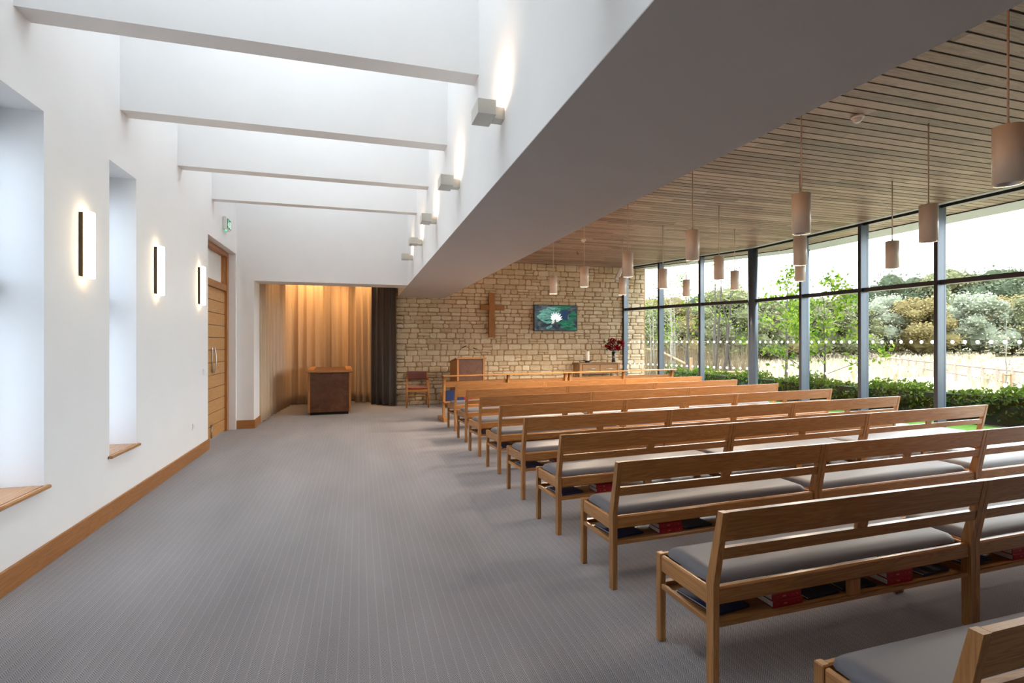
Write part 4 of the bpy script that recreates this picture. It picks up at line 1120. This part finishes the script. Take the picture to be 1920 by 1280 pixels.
# stakes and guards
def posts(name, label, pts, top, bars, mat, cat, wdt=.06):
    t = thing(name, label, cat)
    for x, y in pts:
        z = gz(x, y); MB().box(x - wdt / 2, x + wdt / 2, y - wdt / 2, y + wdt / 2, z - .1, z + top, bev=.004).build('post', M[mat], t)
    for (x0, y0), (x1, y1), hz0, hz1, th in bars:
        z0, z1 = gz(x0, y0) + hz0, gz(x1, y1) + hz1
        m = MB(); m.tube([(x0, y0, z0), (x1, y1, z1)], th, 4); m.build('rail', M[mat], t)
    return t
p0, p1 = at(1881, 16.9), at(1896, 16.9)
posts('tree_stake', 'pair of timber stakes holding the slender white birch', [p0, p1], .95, [(p0, p1, .9, .9, .025)], 'stake', 'stake', .05)
p0 = at(1482, 16.6); posts('tree_stake', 'short thick timber stake beside the young leafy tree', [p0], .42, [], 'stake', 'stake', .22)
p0, p1, p2 = at(1327, 17), at(1337, 17), at(1390, 17.4)
posts('tree_guard', 'low timber tree guard rail below the multi stemmed birch', [p0, p1, p2], .62, [(at(1320, 17), at(1396, 17.4), .6, .6, .05)], 'stake', 'tree guard', .09)
p0, p1 = at(1240, 24), at(1296, 21.5)
posts('handrail', 'sloping timber handrail leading down past the twin trunk tree', [at(1200, 25), p0, p1], 1.0, [(at(1196, 25), p0, 1.3, 1.25, .06), (p0, p1, 1.2, .62, .06)], 'stake', 'handrail', .09)
# post and rail fence
fp = []
f0, f1 = Vector(at(1925, 22)), Vector(at(1600, 92))
nf = 24
for k in range(nf + 1):
    u = (k / nf) ** 1.25; fp.append(tuple(f0.lerp(f1, u)))
fn = thing('post_and_rail_fence', 'weathered post and rail fence crossing the meadow', 'fence')
for x, y in fp:
    z = gz(x, y); MB().box(x - .07, x + .07, y - .07, y + .07, z - .1, z + 1.15, bev=.005).build('post', M['weathered'], fn)
for hz_ in (.45, 1.0):
    for (xa, ya), (xb, yb) in zip(fp, fp[1:]):
        m = MB(); m.tube([(xa, ya, gz(xa, ya) + hz_), (xb, yb, gz(xb, yb) + hz_)], .055, 4); m.build('rail', M['weathered'], fn)
# brushwood at the far left of the view
bw = MB()
for q in range(2600):
    px = r.uniform(1206, 1420); dd = r.uniform(23, 33); x, y = at(px, dd); z = gz(x, y); h_ = r.uniform(.6, 2.2); a_ = r.uniform(0, PI); wdt = .012
    dx, dy = wdt * math.cos(a_), wdt * math.sin(a_); lx, ly = r.gauss(0, .25), r.gauss(0, .25)
    bw.add([(x - dx, y - dy, z), (x + dx, y + dy, z), (x + lx, y + ly, z + h_)], [(0, 1, 2)], 0, r.random())
tag(bw.build('undergrowth', M['brush'], fix=False), 'brown twiggy undergrowth behind the saplings', 'undergrowth', kind='stuff')
# wood behind the meadow
def crown_mesh(name, seed, mat, n=1700, lobes=20, lsize=.36, conic=False):
    rr = random.Random(seed); mb = MB(); L_ = []
    for k in range(lobes):
        z = rr.uniform(.12, .86); rad = .34 * math.sin(PI * min(1, z * .8 + .22)) ** .6
        a_ = rr.uniform(0, 2 * PI); L_.append((Vector((math.cos(a_) * rad * .75, math.sin(a_) * rad * .75, z)), rr.uniform(.10, .18)))
    L_.append((Vector((0, 0, .8)), .2)); L_.append((Vector((0, 0, .3)), .3))
    for q in range(n):
        c, rad = rr.choice(L_)
        d_ = Vector((rr.gauss(0, 1), rr.gauss(0, 1), rr.gauss(0, 1))).normalized() * rad * rr.uniform(.55, 1.05)
        p = c + d_
        if p.z < 0: continue
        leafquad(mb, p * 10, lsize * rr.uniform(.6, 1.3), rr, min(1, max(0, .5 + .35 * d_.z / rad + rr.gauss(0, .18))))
    for c, rad in L_:
        k0 = rr.uniform(0, 6); q_ = 7
        vs = []; fs = []
        for a in range(q_ + 1):
            for b in range(10):
                th, ph_ = PI * a / q_, 2 * PI * b / 10
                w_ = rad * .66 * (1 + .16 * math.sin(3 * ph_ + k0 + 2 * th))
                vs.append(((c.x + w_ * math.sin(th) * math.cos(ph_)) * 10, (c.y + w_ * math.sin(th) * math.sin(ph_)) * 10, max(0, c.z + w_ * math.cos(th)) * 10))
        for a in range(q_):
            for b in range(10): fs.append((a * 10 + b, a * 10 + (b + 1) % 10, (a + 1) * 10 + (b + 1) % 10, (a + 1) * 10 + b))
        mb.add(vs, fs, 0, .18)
    t = thing(name, 'x', 'tree')
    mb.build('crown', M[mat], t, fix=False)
    m = MB(); m.tube([(0, 0, -.4), (.1, 0, 3), (0, .1, 6.5)], [.22, .16, .05], 8); m.build('trunk', M['bark'], t, fix=False)
    kids(t); return t
kinds = {'dark': crown_mesh('dark_woodland_tree', 101, 'leaf_dark', 6500), 'mid': crown_mesh('olive_woodland_tree', 102, 'leaf_mid', 6500), 'orange': crown_mesh('autumn_tree', 103, 'leaf_orange', 6500), 'silver': crown_mesh('silver_willow', 104, 'leaf_silver', 6500)}
klab = {'dark': ('dark green tree in the wood beyond the meadow', 'dark woodland trees'), 'mid': ('olive green tree in the wood beyond the meadow', 'olive woodland trees'),
        'orange': ('amber leaved tree at the edge of the wood', 'amber woodland trees'), 'silver': ('silvery willow bush at the edge of the wood', 'silver willow bushes')}
usedk = set()
def wood(kind, px, dist, h_, wx):
    src = kinds[kind]; o = src if kind not in usedk else copy_tree(src); usedk.add(kind)
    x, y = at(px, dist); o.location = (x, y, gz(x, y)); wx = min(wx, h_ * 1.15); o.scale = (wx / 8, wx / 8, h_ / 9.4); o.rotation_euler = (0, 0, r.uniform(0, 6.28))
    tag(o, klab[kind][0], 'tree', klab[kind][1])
for px in range(1180, 2300, 38):
    wood('dark' if r.random() < .6 else 'mid', px + r.uniform(-10, 10), r.uniform(100, 118), (10.5 + 4.5 * max(0, min(1, (px - 1560) / 150))) * r.uniform(.85, 1.12), r.uniform(12, 17))
for kind, px, dist, h_, wx in [('silver', 1655, 82, 9.5, 9), ('silver', 1835, 80, 9.5, 14), ('silver', 1790, 86, 8, 10), ('orange', 1725, 78, 8.6, 11), ('orange', 1690, 88, 8, 8), ('orange', 1900, 84, 9, 9), ('silver', 1870, 90, 8, 9), ('mid', 1600, 80, 8, 12), ('mid', 1540, 76, 9, 11), ('orange', 1580, 90, 7, 9),
        ('mid', 1955, 78, 9, 12), ('dark', 2010, 80, 10, 12), ('mid', 1500, 70, 8.5, 10), ('orange', 1440, 62, 6.5, 9), ('mid', 1415, 58, 7.5, 9), ('dark', 1460, 66, 7, 8), ('mid', 1370, 54, 8, 9), ('orange', 1395, 60, 7, 8), ('dark', 1340, 56, 7.6, 9), ('mid', 1310, 50, 5.8, 8), ('orange', 1245, 48, 6.2, 7), ('mid', 1215, 42, 5, 6), ('dark', 1280, 54, 6.0, 8)]:
    wood(kind, px, dist, h_, wx)
# round outside column
o = MB().tube([(9.58, 9.26, -.05), (9.58, 9.26, ZC + .005)], .062, 20).build('outside_column', M['mullion_metal'])
tag(o, 'slim round steel column outside the glazing carrying the eaves', 'column')
bpy.data.objects.remove(hy0) if hy0 not in used else None

# ------------------------------------------------------------------ sky and camera
W_ = bpy.data.worlds.new('overcast'); S.world = W_; W_.use_nodes = True
nt = W_.node_tree; nt.nodes.clear()
tc = nt.nodes.new('ShaderNodeTexCoord'); sp = nt.nodes.new('ShaderNodeSeparateXYZ'); nt.links.new(tc.outputs['Generated'], sp.inputs[0])
mr = nt.nodes.new('ShaderNodeMapRange'); nt.links.new(sp.outputs[2], mr.inputs[0]); mr.inputs[1].default_value = 0; mr.inputs[2].default_value = 1; mr.inputs[3].default_value = 4.0; mr.inputs[4].default_value = 8.0
bg = nt.nodes.new('ShaderNodeBackground'); bg.inputs[0].default_value = (.91, .957, 1.0, 1); nt.links.new(mr.outputs[0], bg.inputs[1])
wo = nt.nodes.new('ShaderNodeOutputWorld'); nt.links.new(bg.outputs[0], wo.inputs[0])

cam = bpy.data.cameras.new('camera'); co_ = bpy.data.objects.new('camera', cam); COL.objects.link(co_)
cam.sensor_width = 36; cam.lens = 36 * 974 / 1920; cam.shift_y = .9 / 1920; cam.clip_start = .05; cam.clip_end = 600
co_.location = (0, 0, 1.55); co_.rotation_euler = (PI / 2, 0, -math.radians(16.434)); S.camera = co_
S.view_settings.view_transform = 'Standard'; S.view_settings.look = 'None'; S.view_settings.gamma = 1; S.view_settings.use_curve_mapping = False
S.view_settings.exposure = 0.78
cy_ = S.cycles
cy_.max_bounces = 10; cy_.diffuse_bounces = 6; cy_.glossy_bounces = 3; cy_.transmission_bounces = 4; cy_.transparent_max_bounces = 12
cy_.caustics_reflective = False; cy_.caustics_refractive = False; cy_.sample_clamp_indirect = 6
